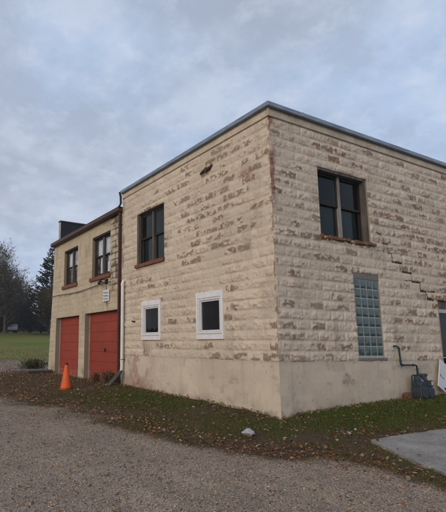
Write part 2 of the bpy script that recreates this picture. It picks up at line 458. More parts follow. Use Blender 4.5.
def wear_left(U, Z, d):
    ragged = fbm(U*14, Z*22, d['seed']+90, 4)
    reg = .09+.88*np.exp(-((U-1.7)/1.5)**2-((Z-4.3-.10*(U-1.5))/.85)**2)+.35*np.exp(-((U-1.9)/2.2)**2-((Z-5.5)/.45)**2)
    reg = reg+.30*np.exp(-((U-.6)/1.4)**2-((Z-1.3)/.25)**2)
    pick = (d['r3'] < reg).astype(float)
    w = pick*sst(.40, .52, ragged*.55+.5*d['rock']*.9-.085+.10*(1-np.abs(d['q']-.35)*2)-.12*(d['r2']-.5))*d['edge']
    w = w*(.6+.4*d['r2'])
    sp = sst(.72, .8, fbm(U*20, Z*30, d['seed']+91, 3))*.7
    w = np.maximum(w, sp*d['edge'])
    under = sst(.30, .05, d['q'])*sst(.42, .6, fbm(U*6, Z*9, d['seed']+94, 3))*.2*d['edge']
    w = np.maximum(w, under)
    w = np.maximum(w, np.exp(-(U/.05)**2)*sst(.4, .62, fbm(U*20, Z*9, d['seed']+98, 4))*.8)
    belly = np.exp(-((d['q']-.30)/.20)**2)*d['edge']*(.25+.75*d['r1'])
    w = np.maximum(w, belly*sst(.40, .66, fbm(U*16, Z*24, d['seed']+99, 4))*.42)
    red = sst(.55, .65, fbm(U*5, Z*5, d['seed']+92, 3))*np.exp(-((U-.72)/.2)**2-((Z-4.95)/.25)**2)*.8
    red = red+sst(.5, .65, fbm(U*6, Z*5, d['seed']+93, 3))*np.exp(-((U-5.0)/.6)**2-((Z-3.1)/.6)**2)*.35
    red = red+sst(.45, .6, fbm(U*8, Z*4, d['seed']+93, 3))*np.exp(-((U-4.85)/.25)**2-((Z-1.25)/.3)**2)*.7
    soot_dark = sst(.6, .75, fbm(U*3, Z*1.2, d['seed']+95, 4))*.14
    soot_dark = soot_dark+.5*np.exp(-((U-6.15)/.10)**2)*sst(.35, .6, fbm(U*8, Z*3, 5, 3))  # dark strip paints in the shadow gap beside the white downspout
    return w, red, soot_dark
def wear_right(U, Z, d):
    ragged = fbm(U*13, Z*22, d['seed']+90, 4)
    reg = .23+.52*np.exp(-((U-4.3)/1.5)**2-((Z-4.0)/.7)**2)+.28*np.exp(-((U-.5)/.9)**2-((Z-4.3)/1.)**2)
    pick = (d['r3'] < reg).astype(float)
    w = pick*sst(.42, .55, ragged*.55+.5*d['rock']*.9-.09+.13*(1-np.abs(d['q']-.4)*2)-.12*(d['r2']-.5))*d['edge']*(.5+.5*d['r2'])
    w = np.maximum(w, sst(.72, .8, fbm(U*20, Z*30, d['seed']+91, 3))*.7*d['edge'])
    w = np.maximum(w, np.exp(-(U/.05)**2)*sst(.4, .62, fbm(U*20, Z*9, d['seed']+98, 4))*.8)
    w = np.maximum(w, sst(.28, .05, d['q'])*sst(.40, .6, fbm(U*6, Z*9, d['seed']+94, 3))*.26*d['edge'])
    belly = np.exp(-((d['q']-.30)/.20)**2)*d['edge']*(.25+.75*d['r1'])
    w = np.maximum(w, belly*sst(.40, .66, fbm(U*16, Z*24, d['seed']+99, 4))*.48)
    red = sst(.40, .55, fbm(U*7, Z*4, d['seed']+92, 3))*np.exp(-((U-.04)/.10)**2)*sst(3.9, 4.6, Z)*.75
    red = red+w*.55*sst(.45, .65, fbm(U*1.4, Z*2, d['seed']+96, 2))
    soot_dark = sst(.6, .75, fbm(U*3, Z*1.2, d['seed']+95, 4))*.18
    return w, red, soot_dark
def wear_wing(U, Z, d):
    w = sst(.62, .8, fbm(U*12, Z*18, d['seed']+90, 4))*.5
    red = np.zeros(U.shape)
    st = np.exp(-((U-6.72)/.36)**4)*sst(2.8, 3.6, Z)
    joint = 1-d['edge']
    soot_dark = np.clip(st*(sst(.35, .8, joint)*.8+sst(.45, .62, fbm(U*6, Z*5, d['seed']+95, 4))*.75), 0, .9)
    soot_dark = soot_dark+np.exp(-((U-7.3)/.10)**2)*sst(2.6, 2.8, Z)*sst(3.9, 3.2, Z)*sst(.35, .6, fbm(U*12, Z*3, 8, 3))*.8
    soot_dark = soot_dark+sst(5.3, 5.6, Z)*sst(.45, .65, fbm(U*3, Z*3, d['seed']+97, 3))*sst(8.6, 6.6, U)*.7
    soot_dark = soot_dark+sst(.8, .3, Z)*sst(.45, .7, fbm(U*6, Z*6, d['seed']+98, 3))*.5
    soot_dark = soot_dark+sst(.62, .78, fbm(U*2.2, Z*.8, d['seed']+95, 4))*.2
    soot_dark = soot_dark+np.exp(-((Z-3.38)/.05)**2)*sst(.4, .65, fbm(U*7, Z*5, 3, 3))*.4
    return w, red, soot_dark
def wear_found(corner):
    def f(U, Z, d):
        s = d['seed']
        w = sst(.6, .72, fbm(U*3, Z*4, s+90, 5))*.35
        w = np.maximum(w, sst(.74, .8, fbm(U*16, Z*16, s+91, 3))*.5)
        soot_dark = sst(.5, .2, Z)*sst(.38, .62, fbm(U*5.5, Z*5, s+95, 5))*.32
        soot_dark = soot_dark+sst(.58, .75, fbm(U*5, Z*.5, s+96, 4))*.08
        soot_dark = soot_dark+sst(.05, 0, np.abs(Z-1.14))*.10  # even darker line along the foundation top
        red = np.zeros(U.shape)
        if corner == 'left':
            red = sst(.46, .60, fbm(U*3.2, Z*2.6, s+92, 4))*np.exp(-((U-5.3)/.85)**2)*.62
            red = np.maximum(red, sst(.40, .5, fbm(U*3, Z*3, s+93, 3))*np.exp(-((U-5.2)/.7)**2)*sst(.62, .5, Z)*.85)
        else:
            w = w+sst(.5, .62, fbm(U*4, Z*4, s+97, 4))*np.exp(-((U-1.95)/.28)**2-((Z-.78)/.22)**2)*.5
            soot_dark = soot_dark+sst(.45, .6, fbm(U*5, Z*3, s+98, 3))*np.exp(-((U-3.3)/.7)**2)*sst(.7, .3, Z)*.2
            pass
        return w, red, soot_dark
    return f

bld = empty('block_building', (0, 0, 0), 'tall two-storey cream rock-faced block building with a flat metal-edged roof', 'building')
LW = 6.20          # length of the left face
XR = 9.2           # length of the right face
H_v = (3.83, 5.29, 3.75, 5.28)
H_w2 = (1.55, 2.37, 1.66, 2.58)
H_w1 = (4.04, 4.89, 1.66, 2.58)
o = block_sheet('wall', M['block'], bld, 'y', 0, LW, Z0, ZT+.15, [H_v, H_w2, H_w1], 11, wear_left)
tag(o, 'left wall with small white windows')
H_u = (1.37, 3.02, 3.74, 5.24)
H_g = (2.315, 3.184, 1.20, 3.03)
H_d = (5.45, 6.55, .30, 2.62)
CR = [(3.24, 4.03), (3.42, 3.98), (3.46, 3.79), (3.62, 3.78), (3.64, 3.58), (3.77, 3.58), (3.77, 3.395), (4.13, 3.385), (4.13, 3.19), (4.48, 3.18), (4.48, 2.985), (4.81, 2.98), (4.81, 2.78), (5.03, 2.775), (5.05, 2.60), (5.3, 2.60)]
WD = [.010, .011, .011, .013, .012, .014, .018, .014, .020, .015, .022, .017, .025, .021, .030]
crack = [((CR[i], CR[i+1]), WD[i]) for i in range(len(CR)-1)]
for a, b, w in (((4.13, 3.40), (4.13, 3.6), .012), ((3.46, 3.79), (3.46, 3.6), .010), ((4.48, 3.0), (4.2, 2.99), .009), ((5.1, 2.78), (5.4, 2.79), .014)):
    crack.append(((a, b), w))
o = block_sheet('wall', M['block'], bld, 'x', 0, XR, Z0, ZT+.15, [H_u, H_g, H_d], 23, wear_right, crack=crack, phase=.27)
tag(o, 'right wall with a stair-stepped crack')
# foundations (smooth render)
o = block_sheet('foundation', M['found'], bld, 'y', -.016, LW, -.35, Z0, [], 31, wear_found('left'), bulge=0, step=.03, plane=-.016)
o = block_sheet('foundation', M['found'], bld, 'x', -.016, XR, -.35, Z0, [H_d], 37, wear_found('right'), bulge=0, step=.03, plane=-.016)
# other two walls, floor and roof close the shell
MB().box(.3, XR, LW-.22, LW-.02, -.3, ZT+.15).box(XR-.2, XR, .3, LW-.23, -.3, ZT+.15).build('rear_wall', M['fascia'], bld)
MB().box(.05, XR-.01, .05, LW-.03, ZT-.1, ZT+.10).build('roof', M['roof'], bld)
MB().box(.3, XR-.21, .3, LW-.24, 0.1, .2).box(.3, XR-.21, .3, LW-.24, 3.2, 3.3).build('floor', M['room'], bld)
# fascia band and metal coping along both faces
f = MB()
f.box(-.036, .30, .001, LW+.0, ZT+.0, ZT+.1755).box(-.036, XR, -.036, 0.0, ZT+.0, ZT+.1755)
f.build('fascia', M['fascia'], bld, bevel=.006)
c_ = MB()
c_.box(.351, XR+.03, -.0305, .30, ZT+.176, ZT+.271); c_.box(-.095, .35, -.03, LW+.03, ZT+.176, ZT+.272).box(-.095, XR+.03, -.095, -.031, ZT+.176, ZT+.272)
for (a, b) in ((0, 1),):
    for k in range(3): c_.box(-.100, .35, 1.0+k*2.1, 1.05+k*2.1, ZT+.174, ZT+.276)
    for k in range(4): c_.box(.9+k*2.3, .95+k*2.3, -.100, -.0, ZT+.174, ZT+.276)
c_.build('coping', M['coping'], bld, bevel=.008)
d_ = MB()
d_.box(-.085, -.08, -.03, LW, ZT+.150, ZT+.170).box(-.085, XR, -.085, -.08, ZT+.150, ZT+.170)
d_.build('drip_edge', M['edge'], bld)

# ------------------------------------------------------------------ windows
def loc_box(mb, axis, s0, s1, z0, z1, o0, o1, plane=0.):
    """o = distance outwards from the wall plane"""
    if axis == 'y': mb.box(plane-o1, plane-o0, min(s0, s1), max(s0, s1), z0, z1)
    else: mb.box(min(s0, s1), max(s0, s1), plane-o1, plane-o0, z0, z1)
    return mb
def frame_boxes(mb, axis, s0, s1, z0, z1, w, o0, o1, plane=0., wt=None, wb=None):
    wt = wt or w; wb = wb or w
    loc_box(mb, axis, s0, s0+w, z0, z1, o0, o1, plane); loc_box(mb, axis, s1-w, s1, z0, z1, o0, o1, plane)
    loc_box(mb, axis, s0+w, s1-w, z1-wt, z1, o0, o1-.001, plane); loc_box(mb, axis, s0+w, s1-w, z0, z0+wb, o0, o1-.001, plane)
    return mb
def pane(axis, s0, s1, z0, z1, o, parent, mat, plane=0., name='pane'):
    return loc_box(MB(), axis, s0, s1, z0, z1, o-.004, o, plane).build(name, mat, parent)
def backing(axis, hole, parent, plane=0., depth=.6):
    """added near-black sheet behind an opening, its colour standing in for the unlit room"""
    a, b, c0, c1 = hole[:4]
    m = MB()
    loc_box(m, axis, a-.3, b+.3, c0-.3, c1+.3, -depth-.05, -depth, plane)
    return m.build('dark_backing', M['room'], parent)  # added sheet, painted dark in place of a room in shade
def double_window(parent, axis, hole, rec, mull_mat, frame_mat, jamb_side_mat, sill_fn, label, plane=0., fill=None, outer_w=.05, mw=.055, gmat='glass'):
    s0, s1, z0, z1 = hole[:4]
    g = .004
    fr = frame_boxes(MB(), axis, s0+g, s1-g, z0+g, z1-g, outer_w, -rec-.10, -rec, plane)
    w = fr.build('window', frame_mat, parent)
    tag(w, label)
    cm = (s0+s1)/2
    loc_box(MB(), axis, cm-mw/2, cm+mw/2, z0+outer_w, z1-outer_w, -rec-.10, -rec+.012, plane).build('mullion', mull_mat, w)
    zm = (z0+z1)/2+.01
    for (a, b) in ((s0+outer_w, cm-mw/2), (cm+mw/2, s1-outer_w)):
        a += g; b -= g
        up_ = frame_boxes(MB(), axis, a, b, zm-.02, z1-outer_w-g, .045, -rec-.05, -rec-.015, plane)
        lo_ = frame_boxes(MB(), axis, a, b, z0+outer_w+g, zm+.02, .045, -rec-.09, -rec-.055, plane)
        up_.build('sash', frame_mat, w); lo_.build('sash', frame_mat, w)
        pane(axis, a+.04, b-.04, zm+.02, z1-outer_w-.045, -rec-.03, w, M[gmat], plane)
        pane(axis, a+.04, b-.04, z0+outer_w+.045, zm-.02, -rec-.07, w, M[gmat], plane)
    return w
# upper window, left face
w = double_window(bld, 'y', H_v, .11, M['frame_grey'], M['frame_dark'], None, None, 'upper window with dark frame and brick-red sill', mw=.07)
loc_box(MB(), 'y', H_v[1]-.075, H_v[1]-.003, H_v[2], H_v[3], -.10, -.004).build('jamb_board', M['frame_grey'], w)
loc_box(MB(), 'y', H_v[0]+.05, H_v[1]-.08, H_v[2]+.06, 4.47, -.24, -.22).build('blind', M['blind'], w)
m = MB()
for k in range(7):
    a = H_v[0]-.04+k*.215; loc_box(m, 'y', a, a+.21, 3.655, 3.752+R.uniform(-.004, .006), -.12, .085+R.uniform(-.008, .008))
m.build('sill', M['sill_red'], w, bevel=.006)
backing('y', H_v, bld)
# upper window, right face
w = double_window(bld, 'x', H_u, .13, M['frame_white'], M['frame_dark'], None, None, 'large upper window with a pale centre mullion and rusty sill', mw=.06, outer_w=.05)
loc_box(MB(), 'x', H_u[1]-.09, H_u[1]-.003, H_u[2], H_u[3], -.13, -.03).build('jamb_board', M['frame_grey'], w)
loc_box(MB(), 'x', H_u[0]+.003, H_u[1]-.091, H_u[3]-.055, H_u[3]-.003, -.12, -.01).build('head_board', M['frame_grey'], w)
loc_box(MB(), 'x', H_u[0]+.05, H_u[1]-.14, H_u[2]+.06, 4.48, -.26, -.24).build('blind', M['blind'], w)
m = MB()
a = H_u[0]-.02
while a < H_u[1]+.10:
    b = a+R.uniform(.05, .17)
    if R.random() < .88: loc_box(m, 'x', a, b-.006, 3.665+R.uniform(0, .02), 3.735+R.uniform(-.015, .025), -.12, .05+R.uniform(-.03, .03))
    a = b
loc_box(m, 'x', H_u[0]-.02, H_u[1]+.06, 3.64, 3.69, -.12, .012)
m.build('sill', M['sill_rust'], w, bevel=.01)
backing('x', H_u, bld)
# two small windows in white surrounds
for hole, lab in ((H_w2, 'larger small window in white surround, nearer the corner'), (H_w1, 'narrower small window in white surround, nearer the downspout')):
    s0, s1, z0, z1 = hole
    ws = .065
    tr = MB()
    loc_box(tr, 'y', s0-ws, s0+.002, z0-.075, z1+.075, -.02, .047); loc_box(tr, 'y', s1-.002, s1+ws, z0-.075, z1+.075, -.02, .047)
    loc_box(tr, 'y', s0+.002, s1-.002, z1-.06, z1+.075, -.02, .046); loc_box(tr, 'y', s0+.002, s1-.002, z0-.075, z0+.045, -.02, .046)
    w = tr.build('window', M['vinyl'], bld, bevel=.004); tag(w, lab)
    fr = frame_boxes(MB(), 'y', s0+.004, s1-.004, z0+.047, z1-.062, .05, -.09, .035)
    fr.build('frame', M['vinyl2'], w, bevel=.005)
    frame_boxes(MB(), 'y', s0+.056, s1-.056, z0+.10, z1-.114, .032, -.08, .015).build('sash', M['vinyl2'], w, bevel=.004)
    loc_box(MB(), 'y', s0-.02, s1+.02, z0+.047, z0+.07, .036, .062).build('sill', M['vinyl2'], w, bevel=.004)
    pane('y', s0+.084, s1-.084, z0+.128, z1-.142, -.02, w, M['glass_clean'])
    backing('y', hole, bld, depth=.35)
# glass-block window
s0, s1, z0, z1 = H_g
gb = MB()
gz0, gz1 = z0+.055, z1-.135
nx, nz_ = 4, 8
bw = (s1-s0-.03)/nx; bh = (gz1-gz0)/nz_
mort = MB()
loc_box(mort, 'x', s0+.003, s1-.003, z0+.003, z1-.003, -.20, -.012)
loc_box(mort, 'x', s0+.003, s1-.003, z0+.003, z0+.05, -.011, .012)
wgb = mort.build('window', M['block_mortar'], bld); tag(wgb, 'tall narrow glass block window')
loc_box(MB(), 'x', s0+.003, s1-.003, z1-.13, z1-.003, -.0115, .004).build('head_band', M['mortar'], wgb, bevel=.006)
for i in range(nx):
    for j in range(nz_):
        a = s0+.015+i*bw+.013; b = a+bw-.026; c0 = gz0+j*bh+.011; c1 = c0+bh-.022
        # pillow-faced block with a vertical flute
        N = 6; vs = []; fs = []
        for q in range(N+1):
            for p in range(N+1):
                x = a+(b-a)*p/N; z = c0+(c1-c0)*q/N
                e = min(p, N-p, q, N-q)
                y = .008-(0 if e == 0 else (.010, .014, .018, .018, .008, .006, .0)[p])
                vs.append((x, y, z))
        for q in range(N):
            for p in range(N): fs.append((q*(N+1)+p, q*(N+1)+p+1, (q+1)*(N+1)+p+1, (q+1)*(N+1)+p))
        gb.add(vs, fs)
gb.build('glass_blocks', M['gblock'], wgb, smooth=True)
m = MB()
for k in range(16):
    x = s0-.03+k*.06; loc_box(m, 'x', x, x+R.uniform(.04, .062), z0-.03-R.uniform(0, .03), z0+.02, -.05, .02+R.uniform(0, .012))
m.build('sill', M['mortar'], wgb, bevel=.008)
# door at the right end
dr = frame_boxes(MB(), 'x', 5.454, 6.546, .34, 2.40, .055, -.16, -.06, wt=.10).build('door', M['door_frame'], bld)
tag(dr, 'dark glazed door with blue-grey metal frame')
pane('x', 5.51, 6.49, .42, 2.30, -.10, dr, M['glass_clean'])
loc_box(MB(), 'x', 5.51, 6.49, 1.20, 1.225, -.10, -.085).build('rail', M['door_frame'], dr)
backing('x', H_d, bld, depth=.5)
m = MB()
loc_box(m, 'x', 5.24, 6.8, 2.625, 2.705, -.05, .015)
for k in range(9):
    a = 5.21+k*.17; loc_box(m, 'x', a, a+R.uniform(.08, .16), 2.60-R.uniform(0, .01), 2.72+R.uniform(-.01, .02), .0, .016+R.uniform(0, .014))
m.build('lintel', M['lintel'], bld, bevel=.012)
loc_box(MB(), 'x', 5.456, 6.544, 2.404, 2.61, -.16, -.04).build('door_head', M['frame_grey'], dr)
# white downspout by the wing
m = MB()
m.tube([(.10, 5.985, 3.36), (-.03, 5.985, 3.385), (-.075, 5.985, 3.375), (-.098, 5.985, 3.33), (-.10, 5.985, 3.27), (-.10, 5.985, .80), (-.112, 5.985, .70), (-.16, 5.985, .60)], .048, 14)
pv = m.build('downspout', M['pvc'], bld, smooth=True)
m = MB()
for z in (.98, 3.22): MB().tube([(-.10, 5.985, z), (-.10, 5.985, z+.06)], .056, 14).build('coupling', M['pvc'], pv)
MB().box(-.155, -.03, 5.925, 6.045, 1.02, 1.035).build('strap', M['black'], pv)
# rusty tie-bar bracket high on the left face
m = MB()
m.lathe((-.04, 1.97, 5.56), [(.03, -.02), (.062, -.012), (.06, .015), (.03, .03)], 14, 'x')
m.tube([(-.035, 2.0, 5.558), (-.04, 2.08, 5.55), (-.038, 2.15, 5.535), (-.03, 2.20, 5.52)], [.040, .034, .026, .014], 8)
m.tube([(-.035, 1.94, 5.56), (-.04, 1.86, 5.56), (-.042, 1.80, 5.575), (-.04, 1.76, 5.60), (-.035, 1.74, 5.625)], [.042, .036, .030, .022, .012], 8)
m.build('tie_bracket', M['rust'], bld)
# stub pipe left of the white-framed windows
m = MB()
m.tube([(.02, 5.35, 2.12), (-.06, 5.35, 2.12), (-.07, 5.44, 2.125)], .022, 8)
m.build('pipe_stub', M['rust'], bld)

# ------------------------------------------------------------------ garage wing
wing = empty('garage_wing', (0, LW, 0), 'lower cream garage wing with two red doors and brown eave', 'building')
WY0, WY1, WZ = LW+.002, 12.62, 5.66
WYT = 12.5
D_A = (9.60, 12.05, -.3, 2.53, .30)
D_B = (6.52, 9.06, -.3, 2.55, .30)
H_l = (9.88, 11.30, 3.78, 5.23)
H_r = (7.10, 8.53, 3.77, 5.23)
o = block_sheet('wall', M['wing'], wing, 'y', WY0, WY1, -.3, WZ, [D_A, D_B, H_l, H_r], 57, wear_wing, bulge=.45, step=.026, plane=.02, jdark=.42)
for v in o.data.vertices:          # the end pier is battered: it widens towards the ground
    if v.co.y > 12.1: v.co.y += (v.co.y-12.1)/.52*(max(0, 3.4-v.co.z)/3.4*.27-max(0, v.co.z-3.4)/2.3*.12)
MB().add([(x, y, z) for x in (.03, 8.0) for (y, z) in ((12.3, -.3), (12.91, -.3), (12.62, 3.4), (12.5, WZ-.03), (12.3, WZ-.03))], [(0, 1, 2, 3, 4), (9, 8, 7, 6, 5)]+[(k, (k+1) % 5, 5+(k+1) % 5, 5+k) for k in range(5)]).box(7.8, 8.0, WY0+.2, 12.29, -.3, WZ).build('rear_wall', M['wing'], wing)
MB().box(.04, 8.2, WY0+.02, WYT+.02, WZ-.02, WZ+.03).build('roof', M['roof'], wing)
MB().box(.36, 7.7, WY0+.22, 12.28, 0., .15).box(.33, 7.7, WY0+.22, 12.28, 2.9, 3.0).build('floor', M['room'], wing)
m = MB()
m.box(-.15, .04, WY0+.0, WYT+.05, WZ-.035, WZ+.08).box(-.175, -.15, WY0+.0, WYT+.05, WZ-.02, WZ+.10)
m.box(-.15, 1.2, WYT+.05, WYT+.08, WZ-.035, WZ+.10)
m.build('eave', M['brown'], wing, bevel=.008)
m = MB(); m.box(-.16, .7, WY0+.0, WYT+.06, WZ+.101, WZ+.12); m.build('roof_edge', M['roof'], wing)
# dark tar-papered parapet at the far end
m = MB(); m.box(.18, 6.5, 12.27, 12.48, WZ+.05, 6.76)
pp = m.build('parapet', M['tar'], wing)
m = MB(); m.box(.13, 6.6, 12.24, 12.52, 6.76, 6.81); m.build('parapet_cap', M['edge'], pp, bevel=.01)
MB().box(.155, .179, 12.28, 12.47, WZ+.05, 6.75).build('corner_trim', M['pale_trim'], pp)
# brown downspout in the corner
m = MB()
m.box(-.10, -.02, 6.245, 6.32, .50, WZ-.03)
m.box(-.15, -.02, 6.245, 6.32, .32, .50)
bd = m.build('downspout', M['brown'], wing, bevel=.008)
m = MB()
for z in (1.5, 3.4, 5.2): MB().box(-.105, -.0, 6.232, 6.335, z, z+.03).build('strap', M['brown'], bd)
# black lead from the coping down to the eave
MB().tube([(-.10, LW+.045, ZT+.24), (-.06, LW+.05, 6.12), (-.05, LW+.055, 5.9), (-.09, LW+.09, 5.80), (-.13, LW+.12, 5.74)], .035, 8).build('leader_pipe', M['black'], wing)
# windows of the wing: broken sashes, pale boards behind
def wing_window(hole, label, fills):
    w = double_window(wing, 'y', hole, .10, M['frame_grey'], M['frame_dark'], None, None, label, plane=.02, outer_w=.085, mw=.10, gmat='old_glass')
    s0, s1, z0, z1 = hole
    loc_box(MB(), 'y', s0+.004, s1-.004, z1-.06, z1-.004, -.08, -.02, .02).build('head_board', M['frame_dark'], w)
    for (a, b, c0, c1, mt, dep) in fills:
        A = s0+(s1-s0)*a; B = s0+(s1-s0)*b; C0 = z0+(z1-z0)*c0; C1 = z0+(z1-z0)*c1
        loc_box(MB(), 'y', A, B, C0, C1, -dep-.02, -dep, .02).build('curtain', M[mt], w)
    m = MB()
    n = 6; st = (s1-s0+.16)/n
    for k in range(n):
        a = s0-.08+k*st; loc_box(m, 'y', a, a+st-.006, z0-.125, z0-.002, -.10, .075+R.uniform(-.006, .01), .02)
    m.build('sill', M['sill_red'], w, bevel=.006)
    backing('y', hole, wing, plane=.02)
    return w
wing_window(H_r, 'wing window with broken panes above the wall lamp', [(.06, .46, .50, .93, 'curtain', 0.185), (.56, .92, .50, .93, 'curtain', 0.191), (.58, .78, .06, .50, 'curtain', 0.194), (.08, .40, .10, .34, 'curtain', 0.197), (.20, .34, .34, .46, 'curtain', 0.203)])
wing_window(H_l, 'wing window with boards behind it near the far end', [(.62, .92, .46, .93, 'curtain', 0.185), (.10, .38, .68, .93, 'tan_board', 0.191), (.10, .40, .46, .66, 'curtain', 0.191), (.55, .75, .06, .42, 'tan_board', 0.191), (.1, .25, .20, .46, 'curtain', 0.203)])
# red overhead doors
def red_door(y0, y1, ztop, label, lock):
    m = MB(); n = 7; zb = .22; h = (ztop-.0-zb)/n
    for k in range(n):
        m.box(.215, .26, y0+.05, y1-.05, zb+k*h+.002, zb+(k+1)*h-.002)
        # slightly raised panels
    dr = m.build('garage_door', M['red_door'], wing, bevel=.006); tag(dr, label)
    MB().box(.19, .30, y0+.004, y0+.048, zb, ztop-.004).build('door_stop', M['pale_edge'], dr); MB().box(.19, .30, y1-.048, y1-.004, zb, ztop-.004).build('door_stop', M['pale_edge'], dr)
    if lock:
        MB().lathe((.205, y0+(y1-y0)*.48, 1.28), [(.03, -.012), (.03, .012)], 12, 'x').box(.17, .20, y0+(y1-y0)*.48-.012, y0+(y1-y0)*.48+.012, 1.22, 1.34).build('handle', M['black'], dr)
red_door(D_A[0], D_A[1], 2.53, 'red overhead door farther from the downspouts', False)
red_door(D_B[0], D_B[1], 2.55, 'red overhead door beside the downspouts', True)
MB().box(-.10, .36, 6.4, 12.4, -.2, .235).build('threshold', M['concrete'], wing, bevel=.01)
# cable sagging along the wing
m = MB()
pts = []
for k in range(15):
    f = k/14; pts.append((-.03, 12.8-f*(12.8-6.95), 3.47-.05*math.sin(f*math.pi)+.02*math.sin(f*9)))
m.tube(pts, .011, 6)
tag(m.build('wall_cable', M['black']), 'thin black cable sagging across the garage wing below its windows', 'cable')

# ------------------------------------------------------------------ sign and lamp on the wing
lp = empty('wall_lamp', (0, 7.3, 3.52), 'black iron lamp bracket on the garage wing above the white sign', 'lamp')
m = MB(); m.box(-.03, .012, 7.22, 7.36, 3.44, 3.60)
m.tube([(-.02, 7.29, 3.54), (-.10, 7.29, 3.57), (-.22, 7.29, 3.56)], .016, 8)
m.tube([(-.04, 7.29, 3.50), (-.10, 7.40, 3.50), (-.12, 7.55, 3.53)], .016, 8)
m.build('bracket', M['black'], lp)
MB().lathe((-.24, 7.29, 3.46), [(.055, 0), (.06, .03), (.04, .09), (.022, .12)], 14).build('lamp_head', M['black'], lp)
MB().lathe((-.13, 7.60, 3.45), [(.055, 0), (.06, .03), (.04, .09), (.022, .11)], 14).build('lamp_head', M['black'], lp)
sg = empty('wall_sign', (-.02, 7.28, 3.03), 'small white square sign with blue writing fixed over the red doors', 'sign')
MB().box(-.03, -.008, 7.06, 7.52, 2.86, 3.24).build('sign_board', M['sign'], sg, bevel=.004)
m = MB()
for r_, (zc, n_) in enumerate(((3.15, 5), (3.05, 6), (2.95, 4))):
    pts = []
    for k in range(n_*4+1):
        f = k/(n_*4); pts.append((-.033, 7.47-f*.36, zc-.02*f+.022*math.sin(k*math.pi/2)*(1 if k % 3 else .5)))
    m.tube(pts, .009, 5)
m.build('lettering', M['ink'], sg)

# ------------------------------------------------------------------ gas meter on the right wall
gm = empty('gas_meter', (4.3, -.12, .36), 'blue-grey gas meter with bent pipes against the wall by the door', 'gas meter')
P = M['gas_pipe']
m = MB()
m.tube([(3.46, .03, 1.46), (3.52, -.06, 1.475), (3.56, -.09, 1.45), (3.585, -.09, 1.38), (3.60, -.09, 1.12), (3.605, -.09, 1.075), (3.66, -.09, 1.06), (4.12, -.10, 1.055), (4.17, -.10, 1.04), (4.18, -.10, .99), (4.19, -.10, .80)], .019, 10)
m.build('riser_pipe', P, gm, smooth=True)
for x, y, z, a in ((3.575, -.09, 1.42, 'z'), (3.60, -.09, 1.14, 'z'), (3.66, -.09, 1.06, 'x'), (4.05, -.10, 1.056, 'x'), (4.185, -.10, .96, 'z'), (4.188, -.10, .84, 'z')):
    MB().lathe((x, y, z), [(.027, -.022), (.027, .022)], 10, a).build('fitting', P, gm)
m = MB()
m.tube([(3.88, -.14, .22), (3.88, -.14, .77), (3.89, -.14, .82), (3.93, -.14, .835), (4.10, -.14, .835), (4.20, -.12, .83)], .017, 10)
m.build('service_pipe', P, gm, smooth=True)
m = MB()   # regulator: a flat drum with a spring cap
m.lathe((3.98, -.20, .74), [(.05, -.05), (.085, -.035), (.09, 0), (.085, .035), (.05, .05)], 16, 'y')
m.tube([(3.98, -.20, .74), (3.90, -.24, .64)], .04, 10)
m.lathe((3.99, -.20, .66), [(.06, -.05), (.075, 0), (.05, .05)], 12)
m.build('regulator', M['gas'], gm)
m = MB()
m.tube([(4.05, -.20, .845), (4.33, -.20, .84)], .034, 10)
m.tube([(4.14, -.20, .84), (4.20, -.26, .72), (4.21, -.26, .62)], .04, 10)
m.tube([(4.00, -.20, .80), (4.00, -.26, .70), (4.01, -.26, .62)], .036, 10)
m.tube([(4.30, -.20, .84), (4.22, -.24, .74)], .028, 10)
m.build('manifold', M['gas'], gm)
def rounded(x0, x1, z0, z1, y0, y1, r, n=5):
    pts = []
    for cx, cz, a0 in ((x1-r, z1-r, 0), (x0+r, z1-r, 90), (x0+r, z0+r, 180), (x1-r, z0+r, 270)):
        for k in range(n+1):
            a = RAD(a0+90*k/n); pts.append((cx+r*math.cos(a), cz+r*math.sin(a)))
    N = len(pts)
    v = [(p[0], y0, p[1]) for p in pts]+[(p[0], y1, p[1]) for p in pts]
    return v, [tuple(range(N)), tuple(range(N, 2*N))[::-1]]+[(k, (k+1) % N, N+(k+1) % N, N+k) for k in range(N)]
m = MB()
m.add(*rounded(3.84, 4.30, .35, .60, -.35, -.12, .05)); m.add(*rounded(3.88, 4.28, .56, .70, -.33, -.14, .05))
m.build('meter_body', M['gas'], gm, bevel=.015)
for a, b in ((3.86, 4.06), (4.09, 4.29)):
    MB().add(*rounded(a, b, .37, .57, -.38, -.35, .06)).build('bellows_cover', M['gas'], gm, bevel=.01)
MB().add(*rounded(4.12, 4.29, .60, .735, -.365, -.325, .03)).build('index_housing', M['gas'], gm, bevel=.006)
MB().add(*rounded(4.20, 4.28, .63, .715, -.371, -.366, .02)).build('dial', M['dial'], gm)

